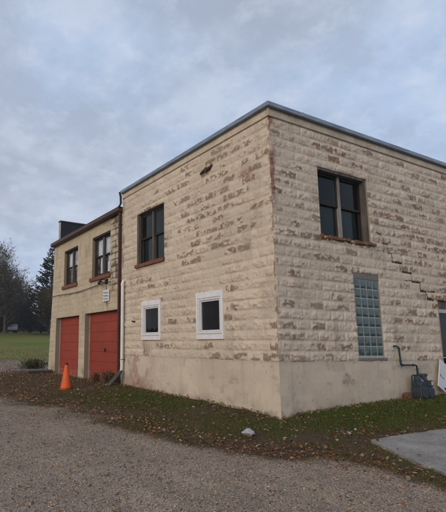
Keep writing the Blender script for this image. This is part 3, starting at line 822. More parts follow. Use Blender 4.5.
# ------------------------------------------------------------------ white board leaning on the door
lb = empty('leaning_sign', (5.5, -.2, .36), 'white board with small dark lettering propped askew against the wall by the door', 'sign')
A = Vector((4.85, -.15, .585)); Bv = Vector((5.27, -.15, .34)); T = Vector((5.22, -.065, 1.17))
ex = (Bv-A).normalized(); ez = (T-A); ez = (ez-ex*ez.dot(ex)); hgt = ez.length; ez.normalize(); ey = ez.cross(ex)
m = MB(); m.box(0, .48, -.01, .01, 0, hgt)
bo = m.build('board', M['sign'], None, bevel=.003)
bo.parent = lb
mw_ = Matrix(((ex.x, ey.x, ez.x, A.x), (ex.y, ey.y, ez.y, A.y), (ex.z, ey.z, ez.z, A.z), (0, 0, 0, 1)))
bo.matrix_parent_inverse = Matrix.Identity(4)
bo.matrix_basis = Matrix.Translation(-lb.location) @ mw_
def text_mesh(name, body, size, mat, extrude=.0015):
    cu = bpy.data.curves.new(name, 'FONT'); cu.body = body; cu.size = size; cu.extrude = extrude; cu.space_character = 1.6
    tmp = bpy.data.objects.new(name, cu); COL.objects.link(tmp)
    dg = bpy.context.evaluated_depsgraph_get(); dg.update()
    me = bpy.data.meshes.new_from_object(tmp.evaluated_get(dg)); bpy.data.objects.remove(tmp)
    me.materials.clear(); me.materials.append(mat)
    return me
sgn = 1 if ey.y > 0 else -1
for body, x, z, sz in (('Bus', .04, .27, .085), ('■', .40, .14, .09)):
    if body == '■':
        o = MB().box(.26, .32, -.014, -.0105, .05, .10).build('lettering', M['ink_dark'], None); mm = Matrix.Identity(4)
    else:
        o = bpy.data.objects.new('lettering', text_mesh('lettering', body, sz, M['ink_dark'])); COL.objects.link(o)
        mm = Matrix.Translation((x, -.0125, z)) @ Matrix.Rotation(RAD(90), 4, 'X')
    o.parent = lb; o.matrix_basis = Matrix.Translation(-lb.location) @ mw_ @ mm

# ------------------------------------------------------------------ cone, plank, stones, slab
cz = tz(-1.62, 6.45)
cn = empty('traffic_cone', (-1.66, 6.45, cz), 'faded orange traffic cone standing in the leaves before the red doors', 'traffic cone', rz=.4)
m = MB(); N = 28
m.lathe((0, 0, 0), [(.0, .015), (.16, .015), (.157, .05), (.148, .11), (.088, .44), (.047, .69), (.043, .73), (.032, .74), (.027, .67)], N)
m.build('cone_body', M['cone'], cn, smooth=True, world=False)
m = MB(); m.add([(x*.15, y*.15, z) for z in (-.02, .012) for x, y in ((-1, -1), (1, -1), (1, 1), (-1, 1))], [(0, 1, 2, 3), (4, 5, 6, 7), (0, 1, 5, 4), (1, 2, 6, 5), (2, 3, 7, 6), (3, 0, 4, 7)])
m.build('cone_base', M['cone'], cn, bevel=.01, world=False)
MB().lathe((0, 0, 0), [(.0475, .675), (.0495, .685), (.0455, .735), (.040, .744)], 20).build('scuffed_collar', M['cone_dark'], cn, world=False)
cn.rotation_euler = (RAD(1.5), RAD(-1), .4)

m = MB()
m.bar((-.56, 5.97, tz(-.56, 5.97)-.0), (-.135, 5.97, .70), .19, .04, (0, 0, 1))
tag(m.build('leaning_plank', M['plank'], bevel=.004), 'weathered grey plank leaning below the white downspout as a splash board', 'plank')

def rockmesh(name, loc, size, seed, mat, sub=4, rough=.25, flat=False):
    bm = bmesh.new(); bmesh.ops.create_icosphere(bm, subdivisions=sub, radius=1)
    rr = random.Random(seed); dirs = [(Vector((rr.gauss(0, 1), rr.gauss(0, 1), rr.gauss(0, 1))).normalized(), rr.uniform(.62, .9)) for _ in range(14)]
    for v in bm.verts:
        d = v.co.normalized(); s = 1.
        for q, k in dirs:
            c = d.dot(q)
            if c > k: s = min(s, k/c)
        x = float(vn(np.array([v.co.x*4+seed]), np.array([v.co.y*4+v.co.z*3]), seed)[0])
        v.co = d*s*(1+(x-.5)*rough)
        v.co = Vector((v.co.x*size[0], v.co.y*size[1], v.co.z*size[2]))
    me = bpy.data.meshes.new(name); bm.to_mesh(me); bm.free()
    o = link(name, me, mat); o.location = loc
    return o
o = rockmesh('rock', (-1.40, -.66, tz(-1.4, -.66)+.045), (.15, .10, .075), 4, M['rock']); o.rotation_euler = (0, .1, .4)
tag(o, 'pale grey-white rock lying in the brown grass near the building corner', 'rock')
o = rockmesh('rock', (3.72, -.12, .40), (.17, .10, .12), 9, M['rubble'])
tag(o, 'reddish brown lump of rubble at the wall foot beside the gas meter', 'rock')
sl = empty('concrete_step', (-.75, 12.1, .25), 'low dark concrete step on the ground at the far corner of the garage wing', 'step')
MB().box(-1.10, -.1, 12.0, 13.0, .05, .36).build('riser', M['dark_wood'], sl, bevel=.02)
MB().box(-1.13, -.08, 11.97, 13.03, .361, .43).build('tread', M['concrete'], sl, bevel=.015)

# ------------------------------------------------------------------ the ground
pad_poly = [(-.02, -1.74), (9.5, -1.95), (9.5, -6.5), (.6, -6.5), (-.72, -3.15), (-.58, -2.86), (-.33, -2.35)]
gedge = [(-7.5, 14.5), (-4.6, 11.0), (-3.70, 6.6), (-3.10, 4.2), (-2.80, 1.9), (-2.58, .3), (-2.36, -.67), (-2.23, -1.17), (-1.85, -1.69), (-1.45, -1.99), (-1.14, -2.46), (-1.18, -2.97), (-1.15, -3.33), (-.6, -4.6), (.2, -6.8)]
def poly_sd(px, py, poly, closed=True):
    """distance to the outline and, for closed ones, inside mask"""
    d = np.full(px.shape, 1e9); ins = np.zeros(px.shape, bool)
    n = len(poly)
    for i in range(n if closed else n-1):
        ax, ay = poly[i]; bx, by = poly[(i+1) % n]
        L2 = (bx-ax)**2+(by-ay)**2
        t_ = np.clip(((px-ax)*(bx-ax)+(py-ay)*(by-ay))/L2, 0, 1)
        d = np.minimum(d, np.hypot(px-ax-t_*(bx-ax), py-ay-t_*(by-ay)))
        if closed:
            cond = ((ay > py) != (by > py)) & (px < (bx-ax)*(py-ay)/(by-ay+1e-12)+ax)
            ins ^= cond
    return d, ins
gravel_poly = gedge+[(.2, -40), (-60, -40), (-60, 12.5)]
def masks(x, y):
    d, ins = poly_sd(x, y, gravel_poly)
    sd = np.where(ins, d, -d)                    # + inside gravel
    nz = (fbm(x*.9, y*.9, 3, 4)-.5)*1.5+(fbm(x*5, y*5, 4, 3)-.5)*.5
    far = sst(-.5, 5, y)*1.0
    grav = sst(-.22-far*.3, .22+far, sd+nz*(.42+far))
    # pale drive running behind the wing
    drive = sst(13.8, 15.2, y+(fbm(x*.7, y*.7, 8, 3)-.5)*2)*sst(25.2, 23.6, y+(fbm(x*.4, y*.4, 9, 3)-.5)*1.2)
    grav = np.maximum(grav, drive*.85)
    lawn = sst(96, 88, y)*sst(23.8, 25.2, y+(fbm(x*.5, y*.5, 19, 3)-.5)*2)
    litter = np.clip(1-np.abs(sd+.28)/.55, 0, 1)*.9
    litter = np.maximum(litter, sst(2., 7., y)*sst(16, 13, y)*.35)
    litter = np.clip(litter*sst(.25, .6, fbm(x*3, y*3, 6, 3)+.25), 0, 1)
    return grav, litter*(1-lawn), lawn, sd
def axis_pts(lo, hi, dense_lo, dense_hi, step, grow=1.12):
    a = list(np.arange(dense_lo, dense_hi+1e-6, step)); s = step; v = dense_lo
    while v > lo: s *= grow; v -= s; a.insert(0, v)
    s = step; v = a[-1]
    while v < hi: s *= grow; v += s; a.append(v)
    return np.array(a)
gx = axis_pts(-90, 130, -7, 3.0, .07); gy = axis_pts(-60, 170, -6.5, 9, .07)
X, Y = np.meshgrid(gx, gy, indexing='ij')
Zg = terr(X, Y)
near = np.exp(-(np.hypot(X+2, Y-2)/14)**2)
Zg = Zg+near*((fbm(X*1.5, Y*1.5, 44, 3)-.5)*.05+(fbm(X*6, Y*6, 45, 3)-.5)*.014)
gr, li, la, sd_ = masks(X, Y)
_, inpad = poly_sd(X, Y, pad_poly)
cols = np.stack([gr, li, la, np.ones_like(gr)], -1).reshape(-1, 4)
I = np.arange(X.size).reshape(X.shape)
F = np.stack([I[:-1, :-1], I[1:, :-1], I[1:, 1:], I[:-1, 1:]], -1).reshape(-1, 4)
me = np_mesh('ground', np.stack([X, Y, Zg], -1).reshape(-1, 3), F, {'ground': cols}, smooth=True)
tag(link('ground', me, M['ground']), kind='structure')
# concrete pad: a slab with its own edge
bm = bmesh.new()
top = []
def dense(poly, st):
    out = []
    for i in range(len(poly)):
        a = Vector(poly[i]); b = Vector(poly[(i+1) % len(poly)]); n = max(1, int((b-a).length/st))
        for k in range(n): out.append(a.lerp(b, k/n))
    return out
pp_ = dense(pad_poly, .12)
tv = []; bv = []
for p in pp_:
    j = (R.random()-.5)*.03
    x, y = p.x+j, p.y+(R.random()-.5)*.03
    z = tz(x, y)+.045
    tv.append(bm.verts.new((x, y, z))); bv.append(bm.verts.new((x, y, z-.25)))
f = bm.faces.new(tv)
n = len(tv)
for i in range(n): bm.faces.new((tv[i], bv[i], bv[(i+1) % n], tv[(i+1) % n]))
bmesh.ops.triangulate(bm, faces=[f]); bmesh.ops.recalc_face_normals(bm, faces=bm.faces)
me = bpy.data.meshes.new('concrete_pad'); bm.to_mesh(me); bm.free()
tag(link('concrete_pad', me, M['pad']), kind='structure')

rng = np.random.default_rng(5)
def ground_z(x, y):
    nr = np.exp(-(np.hypot(x+2, y-2)/14)**2)
    return terr(x, y)+nr*((fbm(x*1.5, y*1.5, 44, 3)-.5)*.05+(fbm(x*6, y*6, 45, 3)-.5)*.014)
def free(x, y):
    out = ~((x > -.02) & (x < 9.3) & (y > -.02) & (y < 13))
    return out
# grass blades on the verge
def scatter(n, x0, x1, y0, y1):
    return rng.uniform(x0, x1, n), rng.uniform(y0, y1, n)
x, y = scatter(560000, -4.8, 7.0, -3.6, 13.5)
g_, l_, w_, s_ = masks(x, y)
_, ip = poly_sd(x, y, pad_poly)
patch = fbm(x*.9, y*.9, 71, 3)*.6+fbm(x*3.1, y*3.1, 72, 3)*.4
dwall = np.hypot(np.maximum(-x, 0), np.maximum(-y, 0))
lush = np.exp(-((x-1.3)/2.0)**2-((y+.6)/.7)**2)*1.0+np.exp(-((x+.9)/.8)**2-((y-3.6)/2.0)**2)*.75+.8*np.exp(-((x-4)/2.5)**2-((y+.8)/.8)**2)
dens = np.clip((patch-.46)*3.2+.24+lush*.8, 0, 1)*(1-g_)**1.6*(1-.5*l_)
dens = dens*np.where(y > 6.5, .6, 1)
k = free(x, y) & ~ip & (rng.random(len(x)) < dens) & ~((y > 6.3) & (x > -.3))
x = x[k]; y = y[k]; lush = lush[k]
n = len(x); z = ground_z(x, y)
ang = rng.uniform(0, 6.283, n); hh = rng.uniform(.02, .055, n)*(1+1.9*lush*rng.random(n)**2); lean = rng.uniform(.1, 1.0, n)*hh
ww = rng.uniform(.0025, .005, n)
la_ = rng.uniform(0, 6.283, n)
V = np.empty((n, 3, 3)); 
V[:, 0] = np.stack([x-np.cos(ang)*ww, y-np.sin(ang)*ww, z-.004], -1)
V[:, 1] = np.stack([x+np.cos(ang)*ww, y+np.sin(ang)*ww, z-.004], -1)
V[:, 2] = np.stack([x+np.cos(la_)*lean, y+np.sin(la_)*lean, z+hh], -1)
dry = np.clip(rng.normal(.38, .28, n)-.30*np.clip(lush, 0, 1)+.25*sst(3, 8, y), 0, 1)[:, None]
colr = (np.array([.068, .118, .017])*(1-dry)+np.array([.16, .115, .05])*dry)*rng.uniform(.6, 1.25, n)[:, None]
colr = np.concatenate([colr, np.ones((n, 1))], 1)
me = np_mesh('grass', V.reshape(-1, 3), np.arange(n*3).reshape(n, 3), {'tint': np.repeat(colr, 3, 0)})
tag(link('grass', me, M['leaf']), 'short patchy green grass on the verge round the building', 'grass', kind='stuff')

# fallen leaves
def leaves(n, x, y, size, z, palette, flat=.35):
    yaw_ = rng.uniform(0, 6.283, n); L = size; W = L*rng.uniform(.45, .85, n)
    a = np.stack([np.cos(yaw_), np.sin(yaw_), rng.normal(0, flat, n)], -1); a /= np.linalg.norm(a, axis=1)[:, None]
    b = np.stack([-np.sin(yaw_), np.cos(yaw_), rng.normal(0, flat, n)], -1); b /= np.linalg.norm(b, axis=1)[:, None]
    nn = np.cross(a, b); c = np.stack([x, y, z], -1)
    curl = rng.uniform(-.1, .35, n)[:, None]*L[:, None]
    q = lambda s, t_, u_: c+a*(s*L/2)[:, None]+b*(t_*W/2)[:, None]+nn*curl*u_
    o1 = np.ones(n)
    P_ = [q(-o1, 0*o1, .6), q(-.35*o1, -o1, 1.), q(.35*o1, -.8*o1, 1.), q(o1, 0*o1, .5), q(.35*o1, .8*o1, 1.), q(-.35*o1, o1, 1.), q(0*o1, 0*o1, 0.)]
    V = np.stack(P_, 1).reshape(-1, 3)
    b0 = (np.arange(n)*7)[:, None, None]
    F = (np.array([(6, 0, 1), (6, 1, 2), (6, 2, 3), (6, 3, 4), (6, 4, 5), (6, 5, 0)])[None]+b0).reshape(-1, 3)
    pal = np.array(palette)[rng.integers(0, len(palette), n)]*rng.uniform(.65, 1.2, n)[:, None]
    col = np.repeat(np.concatenate([pal, np.ones((n, 1))], 1), 7, 0)
    return V, F, col
x, y = scatter(150000, -5.5, 7.5, -4.6, 15)
g_, l_, w_, s_ = masks(x, y)
_, ip = poly_sd(x, y, pad_poly)
clump = sst(.42, .66, fbm(x*2.2, y*2.2, 81, 4))
dens = (.14+.55*l_+.55*clump+.6*np.exp(-np.hypot(np.maximum(-x, 0), np.maximum(-y, 0))/.16))*(1-g_*.94)
dens = np.where(ip, .006+.25*np.clip(1-poly_sd(x, y, pad_poly)[0]/.12, 0, 1), dens); dens = dens*np.where(y > 5, .85, 1.)
k = free(x, y) & (rng.random(len(x)) < dens*.8)
x = x[k]; y = y[k]; n = len(x)
sz = .020+.050*rng.random(n)**1.8
pal = [(.38, .18, .07), (.30, .13, .05), (.26, .11, .05), (.38, .26, .16), (.46, .36, .25), (.33, .21, .12), (.32, .22, .14), (.24, .15, .085), (.16, .085, .045), (.20, .075, .035), (.13, .07, .04), (.26, .12, .05), (.10, .06, .04), (.14, .075, .045), (.34, .27, .2)]
V, F, col = leaves(n, x, y, sz, ground_z(x, y)+rng.uniform(.008, .05, n)+np.where(poly_sd(x, y, pad_poly)[1], .05, 0), pal)
me = np_mesh('fallen_leaves', V, F, {'tint': col})
tag(link('fallen_leaves', me, M['leaf']), 'scattered tan and brown autumn leaves lying over verge and gravel', 'leaves', kind='stuff')
x, y = scatter(9000, -9, 7, 13.5, 42)
k = free(x, y) & (rng.random(len(x)) < sst(42, 22, y)+.1)
x = x[k]; y = y[k]; n = len(x)
V, F, col = leaves(n, x, y, rng.uniform(.05, .11, n), ground_z(x, y)+.02, pal)
me = np_mesh('lawn_leaves', V, F, {'tint': col})
tag(link('lawn_leaves', me, M['leaf']), 'sparse autumn leaves strewn over the back drive and lawn', 'leaves', kind='stuff')
# small litter crumbs along the gravel edge (dense brown scraps)
x, y = scatter(260000, -5.6, 2.5, -4.6, 12)
g_, l_, w_, s_ = masks(x, y)
band = np.clip(1-np.abs(s_+.24)/.62, 0, 1)*np.where(y > 2.5, .5, 1)
_, ip = poly_sd(x, y, pad_poly)
k = free(x, y) & ~ip & (rng.random(len(x)) < (band*.62+.035*g_+.5*np.exp(-poly_sd(x, y, pad_poly)[0]/.15))*sst(.32, .6, fbm(x*3, y*3, 83, 3)))
x = x[k]; y = y[k]; n = len(x)
V, F, col = leaves(n, x, y, rng.uniform(.012, .035, n), ground_z(x, y)+rng.uniform(.003, .015, n), [(.27, .11, .05), (.31, .14, .07), (.17, .08, .045), (.21, .12, .07), (.27, .18, .11), (.22, .15, .10)], .5)
me = np_mesh('leaf_crumbs', V, F, {'tint': col})
tag(link('leaf_crumbs', me, M['leaf']), 'crushed reddish brown leaf litter along the edge of the gravel', 'leaves', kind='stuff')

# pebbles
x, y = scatter(130000, -6.2, 0.4, -4.6, 4.5)
g_, l_, w_, s_ = masks(x, y)
_, ip = poly_sd(x, y, pad_poly)
dcam = np.hypot(x+6.64, y+6.28)
k = (~ip) & (rng.random(len(x)) < np.clip(g_, 0, 1)*np.clip(5.2/dcam, 0, 1)**1.5*.8)
x = x[k]; y = y[k]; n = len(x)
ph = (1+5**.5)/2
ico = np.array([(-1, ph, 0), (1, ph, 0), (-1, -ph, 0), (1, -ph, 0), (0, -1, ph), (0, 1, ph), (0, -1, -ph), (0, 1, -ph), (ph, 0, -1), (ph, 0, 1), (-ph, 0, -1), (-ph, 0, 1)])/1.9
icf = np.array([(0, 11, 5), (0, 5, 1), (0, 1, 7), (0, 7, 10), (0, 10, 11), (1, 5, 9), (5, 11, 4), (11, 10, 2), (10, 7, 6), (7, 1, 8), (3, 9, 4), (3, 4, 2), (3, 2, 6), (3, 6, 8), (3, 8, 9), (4, 9, 5), (2, 4, 11), (6, 2, 10), (8, 6, 7), (9, 8, 1)])
sz = .0034+.0085*rng.random(n)**2.8
B = ico[None]*(1+rng.normal(0, .16, (n, 12, 1)))
ya = rng.uniform(0, 6.283, n)
B = B*np.stack([sz*rng.uniform(.8, 1.5, n), sz, sz*rng.uniform(.45, .8, n)], -1)[:, None]
cx_ = np.cos(ya)[:, None]; sx_ = np.sin(ya)[:, None]
V = np.stack([B[..., 0]*cx_-B[..., 1]*sx_, B[..., 0]*sx_+B[..., 1]*cx_, B[..., 2]], -1)+np.stack([x, y, ground_z(x, y)+sz*.25], -1)[:, None]
F = (icf[None]+(np.arange(n)*12)[:, None, None]).reshape(-1, 3)
pal = np.array([(.25, .21, .175), (.28, .24, .20), (.18, .15, .125), (.31, .27, .235), (.11, .09, .076), (.26, .205, .16), (.2, .17, .15), (.05, .045, .042)])
pc = pal[rng.choice(8, n, p=[.18, .17, .15, .07, .12, .11, .1, .10])]*rng.uniform(.8, 1.25, n)[:, None]*np.array([1.64, 1.42, 1.19])
me = np_mesh('gravel', V.reshape(-1, 3), F, {'tint': np.repeat(np.concatenate([pc, np.ones((n, 1))], 1), 12, 0)})
tag(link('gravel', me, M['pebble']), 'loose grey-brown gravel stones on the driveway', 'gravel', kind='stuff')

# ------------------------------------------------------------------ plants
def cards(cen, nrm_spread, size, rr, aspect=.6):
    """leaf-sized quads round given centres"""
    n = len(cen); r = np.random.default_rng(rr)
    a = r.normal(size=(n, 3)); a /= np.linalg.norm(a, axis=1)[:, None]
    b = np.cross(a, r.normal(size=(n, 3))); b /= np.linalg.norm(b, axis=1)[:, None]
    s = np.asarray(size)*r.uniform(.6, 1.3, n)
    A = a*s[:, None]; Bb = b*(s*aspect)[:, None]
    V = np.stack([cen-A, cen+Bb*.9, cen+A, cen-Bb*.9], 1).reshape(-1, 3)
    return V, np.arange(n*4).reshape(n, 4)
def tints(n, pal, rr, k=4, lo=.6, hi=1.25):
    r = np.random.default_rng(rr)
    c = np.array(pal)[r.integers(0, len(pal), n)]*r.uniform(lo, hi, n)[:, None]
    return np.repeat(np.concatenate([c, np.ones((n, 1))], 1), k, 0)
def tube_np(segs, sides):
    """segs: list of (p0, p1, r0, r1) -> open frusta as arrays"""
    P0 = np.array([s[0] for s in segs]); P1 = np.array([s[1] for s in segs]); R0 = np.array([s[2] for s in segs]); R1 = np.array([s[3] for s in segs])
    d = P1-P0; d /= np.linalg.norm(d, axis=1)[:, None]+1e-9
    ref = np.where(np.abs(d[:, 2:3]) > .9, np.array([[1., 0, 0]]), np.array([[0, 0, 1.]]))
    a = np.cross(d, ref); a /= np.linalg.norm(a, axis=1)[:, None]; b = np.cross(d, a)
    n = len(segs); V = np.empty((n, 2*sides, 3))
    for k_ in range(sides):
        t_ = 6.2832*k_/sides; o_ = a*math.cos(t_)+b*math.sin(t_)
        V[:, k_] = P0+o_*R0[:, None]; V[:, sides+k_] = P1+o_*R1[:, None]
    f = np.array([(k_, (k_+1) % sides, sides+(k_+1) % sides, sides+k_) for k_ in range(sides)])
    return V.reshape(-1, 3), (f[None]+(np.arange(n)*2*sides)[:, None, None]).reshape(-1, 4)
def grow(seed, h, trunk_r, spread, levels=5, upward=.35, first=.22):
    r = random.Random(seed); segs = [[] for _ in range(levels+1)]; tips = []
    def branch(p, d, L, rad, lv):
        n = 4 if lv < 2 else 3
        q = p.copy(); dd = d.copy()
        for i in range(n):
            dd = (dd+Vector((r.gauss(0, .16), r.gauss(0, .16), r.gauss(.03, .10)))*(1 if lv else .3)).normalized()
            q2 = q+dd*L/n; ra = rad*(1-.55*i/n); rb = rad*(1-.55*(i+1)/n)
            segs[lv].append((tuple(q), tuple(q2), ra, rb))
            q = q2
            if lv < levels and (lv > 0 or (i+1)/n > first):
                for c in range(2 if lv else 3):
                    t_ = r.uniform(0, 6.283); s_ = Vector((math.cos(t_), math.sin(t_), 0))
                    nd = (dd*.55+s_*spread+Vector((0, 0, upward*.6))).normalized()
                    branch(q, nd, L*r.uniform(.42, .68)*(1-.25*i/n if lv == 0 else 1), max(rb*.62, .006), lv+1)
            elif lv >= levels: tips.append(tuple(q))
        if lv < levels:
            branch(q, dd, L*.55, rad*.45, lv+1)
    branch(Vector((0, 0, -.2)), Vector((r.gauss(0, .05), r.gauss(0, .05), 1)).normalized(), h*.52, trunk_r, 0)
    return segs, tips
def tree(name, loc, seed, h, label, pal, leaf_n, leaf_size=.16, spread=.75, levels=4, trunk_r=None, group=None, rz=0., twig_min=.012):
    root = empty(name, (loc[0], loc[1], tz(*loc)), label, 'tree', group, rz)
    segs, tips = grow(seed, h, trunk_r or h*.022, spread, levels)
    V, F = tube_np(segs[0], 9)
    link('trunk', np_mesh('trunk', V, F, smooth=True), M['bark'], root, world=False)
    sg_ = [s for lv in segs[1:3] for s in lv]
    V1, F1 = tube_np(sg_, 5)
    sg2 = [(a, b, max(c, twig_min), max(d, twig_min*.7)) for lv in segs[3:] for (a, b, c, d) in lv]
    V2, F2 = tube_np(sg2, 3)
    me = np_mesh('limbs', np.concatenate([V1, V2]), np.concatenate([F1, F2+len(V1)]))
    link('limbs', me, M['bark'], root, world=False)
    if leaf_n:
        r = np.random.default_rng(seed); tp = np.array(tips)
        # leaves gather in clumps: keep some tips bare
        w = r.random(len(tp))**2; w /= w.sum()
        c = tp[r.choice(len(tp), leaf_n, p=w)]+r.normal(0, .28, (leaf_n, 3))
        V, F = cards(c, 1, leaf_size, seed+1)
        me = np_mesh('crown', V, F, {'tint': tints(leaf_n, pal, seed+2)})
        link('crown', me, M['leaf'], root, world=False)
    return root
GREY = [(.13, .12, .06), (.16, .135, .07), (.10, .10, .055), (.19, .145, .075)]
RUST = [(.12, .06, .03), (.09, .05, .028), (.14, .085, .035), (.07, .05, .03)]
GOLD = [(.22, .15, .03), (.17, .13, .03), (.12, .11, .03), (.24, .17, .05)]
GREEN = [(.08, .11, .045), (.11, .13, .05), (.065, .085, .04), (.14, .135, .06)]
G = 'autumn trees beyond the lawn'
tree('broadleaf_tree', (7.6, 58), 3, 13.6, 'tall half-bare grey-green tree at the left edge beyond the lawn', GREEN+GREY, 4200, .13, group=G)
tree('broadleaf_tree', (11.2, 66), 8, 11.5, 'shorter bare-twigged tree right of the tall half-bare one', GREY, 2000, .12, group=G)
tree('broadleaf_tree', (15.2, 74), 12, 10.5, 'rust-tinted bushy tree just left of the tall spruce', RUST+GREY, 2600, .15, group=G)
tree('broadleaf_tree', (4.6, 70), 17, 17.0, 'bare tall tree standing behind the left edge of the lawn', GREY, 2500, .13, group=G)
tree('broadleaf_tree', (13.0, 84), 21, 13.0, 'far grey tree behind the rust-tinted one', GREY, 2600, .15, group=G)
tree('broadleaf_tree', (17.3, 62), 25, 7.5, 'small golden-leaved tree half hidden by the garage wing corner', GOLD, 3000, .13, spread=.6, group=G)
tree('broadleaf_tree', (-3.5, 64), 29, 15.0, 'broad brown-leaved tree left of all others past the lawn', RUST+GREY, 5000, .15, group=G)
def conifer(loc, h, rad, seed, label):
    root = empty('spruce_tree', (loc[0], loc[1], tz(*loc)), label, 'tree')
    V, F = tube_np([((0, 0, -.3), (0, 0, h*.5), h*.017, h*.011), ((0, 0, h*.5), (0, 0, h), h*.011, .02)], 8)
    link('trunk', np_mesh('trunk', V, F, smooth=True), M['bark'], root, world=False)
    r = random.Random(seed); segs = []; cen = []; dirs = []; szs = []
    z = h*.05
    while z < h-.15:
        f = z/h; Lm = rad*(1-f)**.82+.12
        for k in range(7 if f < .85 else 5):
            a = r.uniform(0, 6.283); L = Lm*r.uniform(.55, 1.12)
            droop = -.26+.75*f**2
            p = Vector((0, 0, z+r.uniform(-.1, .1))); d0 = Vector((math.cos(a), math.sin(a), droop+.10))
            n = max(2, int(L/.30)); q = p
            for i in range(n):
                d0 = (d0+Vector((0, 0, .05))).normalized(); q2 = q+d0*L/n
                segs.append((tuple(q), tuple(q2), .03*(1-i/n)+.008, .03*(1-(i+1)/n)+.006))
                if i >= n*.22:
                    for c in range(6):
                        sd = Vector((-math.sin(a), math.cos(a), 0))*r.choice((-1, 1))
                        dd = (d0*r.uniform(.3, 1)+sd*r.uniform(.1, 1)*(1-.5*i/n)+Vector((0, 0, r.uniform(-.75, .0)))).normalized()
                        l_ = r.uniform(.22, .46)
                        cen.append(tuple(q.lerp(q2, r.random())+dd*l_*.5)); dirs.append(tuple(dd)); szs.append(l_)
                q = q2
        z += .30*(1-.35*f)
    V, F = tube_np(segs, 3)
    link('limbs', np_mesh('limbs', V, F), M['bark'], root, world=False)
    cen = np.array(cen); dirs = np.array(dirs); szs = np.array(szs); rr = np.random.default_rng(seed)
    b = np.cross(dirs, rr.normal(size=dirs.shape)); b /= np.linalg.norm(b, axis=1)[:, None]
    A = dirs*(szs*.55)[:, None]; Bb = b*(szs*.20)[:, None]
    V = np.stack([cen-A, cen+Bb, cen+A, cen-Bb], 1).reshape(-1, 3)
    me = np_mesh('crown', V, np.arange(len(cen)*4).reshape(-1, 4), {'tint': tints(len(cen), [(.022, .038, .030), (.03, .046, .038), (.018, .03, .026), (.036, .05, .04)], seed)})
    link('crown', me, M['leaf'], root, world=False)
conifer((18.6, 66), 14.3, 5.8, 5, 'tall dark blue-green spruce beyond the lawn, left of the garage wing')
# understorey shrubs along the far edge of the lawn
def shrub(name, loc, seed, w, h, pal, n, size, label, group=None, stems=18):
    root = empty(name, (loc[0], loc[1], tz(*loc)), label, 'shrub', group)
    r = random.Random(seed); segs = []; tips = []
    for k in range(stems):
        a = r.uniform(0, 6.283); e = r.uniform(.15, 1); p = Vector((0, 0, -.05))
        d = Vector((math.cos(a)*e*w*.5, math.sin(a)*e*w*.5, h*(1-.45*e*e))); q = p
        for i in range(4):
            q2 = p+d*(i+1)/4+Vector((r.gauss(0, .05*w), r.gauss(0, .05*w), 0)); segs.append((tuple(q), tuple(q2), h*.012*(1-i/5), h*.012*(1-(i+1)/5))); q = q2
            if i: tips.append(tuple(q))
    V, F = tube_np(segs, 4); link('stem', np_mesh('stem', V, F), M['bark'], root, world=False)
    rr = np.random.default_rng(seed); tp = np.array(tips)
    c = tp[rr.integers(0, len(tp), n)]+rr.normal(0, 1, (n, 3))*np.array([w*.10, w*.10, h*.10]); c[:, 2] = np.abs(c[:, 2])
    V, F = cards(c, 1, size, seed+1)
    link('foliage', np_mesh('foliage', V, F, {'tint': tints(n, pal, seed+2)}), M['leaf'], root, world=False)
    return root
G2 = 'undergrowth beyond the lawn'
U_ = [(4.5, 71, 5, 4.2, RUST+GREY, 'brown thicket below the bare tall tree'), (8.6, 72, 5, 4.6, GREY, 'grey-brown thicket below the tall half-bare tree'), (12.3, 73, 4.5, 3.6, GOLD+RUST, 'orange-gold thicket between the bare-twigged tree and the rust tree'),
      (15.6, 77, 5, 5.0, GREY+GREEN, 'dark thicket below the rust-tinted tree'), (18.3, 76, 4, 3.2, RUST, 'red-brown thicket left of the spruce foot'), (21.5, 73, 5, 4.5, GREEN, 'dark green thicket right of the spruce foot'), (0.2, 71, 5, 4.5, GREY, 'grey thicket at the far left of the lawn'),
      (10.2, 80, 6, 6.5, GREY, 'tall dim thicket behind the others on the left'), (17.8, 84, 6, 7.0, GREY+GREEN, 'tall dim thicket behind the spruce')]
for i, (x_, y_, w_, h_, pal_, lab) in enumerate(U_):
    shrub('thicket', (x_, y_), 40+i, w_, h_, pal_, 3200, .14, lab, G2, 60)
# far wood beyond: one mass
rw = np.random.default_rng(77)
n = 34000; x = rw.uniform(-50, 100, n); y = rw.uniform(96, 110, n)
top = 7.5+3.5*vn(x*.12, y*0, 5)+3*vn(x*.4, y*.1, 6)
z = terr(x, y)+top*rw.random(n)**1.3
V, F = cards(np.stack([x, y, z], -1), 1, .42, 78)
me = np_mesh('far_wood', V, F, {'tint': tints(n, GREY+RUST+GREEN, 79)})
tag(link('far_wood', me, M['leaf']), 'dim grey-brown wood closing the view far beyond the lawn', 'wood', kind='stuff')
shrub('garden_shrub', (.1, 14.9), 91, 1.5, .52, [(.05, .07, .024), (.075, .085, .032), (.05, .055, .022), (.13, .11, .055)], 2000, .038, 'low green shrub at the far corner of the garage wing', None, 40)
# dry weeds at the foot of the red door
G3 = 'dry weeds by the red door'
for i, (x_, y_, w_, h_, lab) in enumerate(((-.18, 6.75, .55, .42, 'rusty dry weed clump nearest the brown downspout'), (-.22, 7.5, .5, .30, 'low rusty weed clump before the middle of the near red door'), (-.25, 6.35, .35, .36, 'small weed clump at the foot of the brown downspout'))):
    shrub('dry_weed', (x_, y_), 60+i, w_, h_, [(.17, .085, .04), (.12, .08, .035), (.08, .075, .03), (.2, .13, .06)], 700, .022, lab, G3, 26)

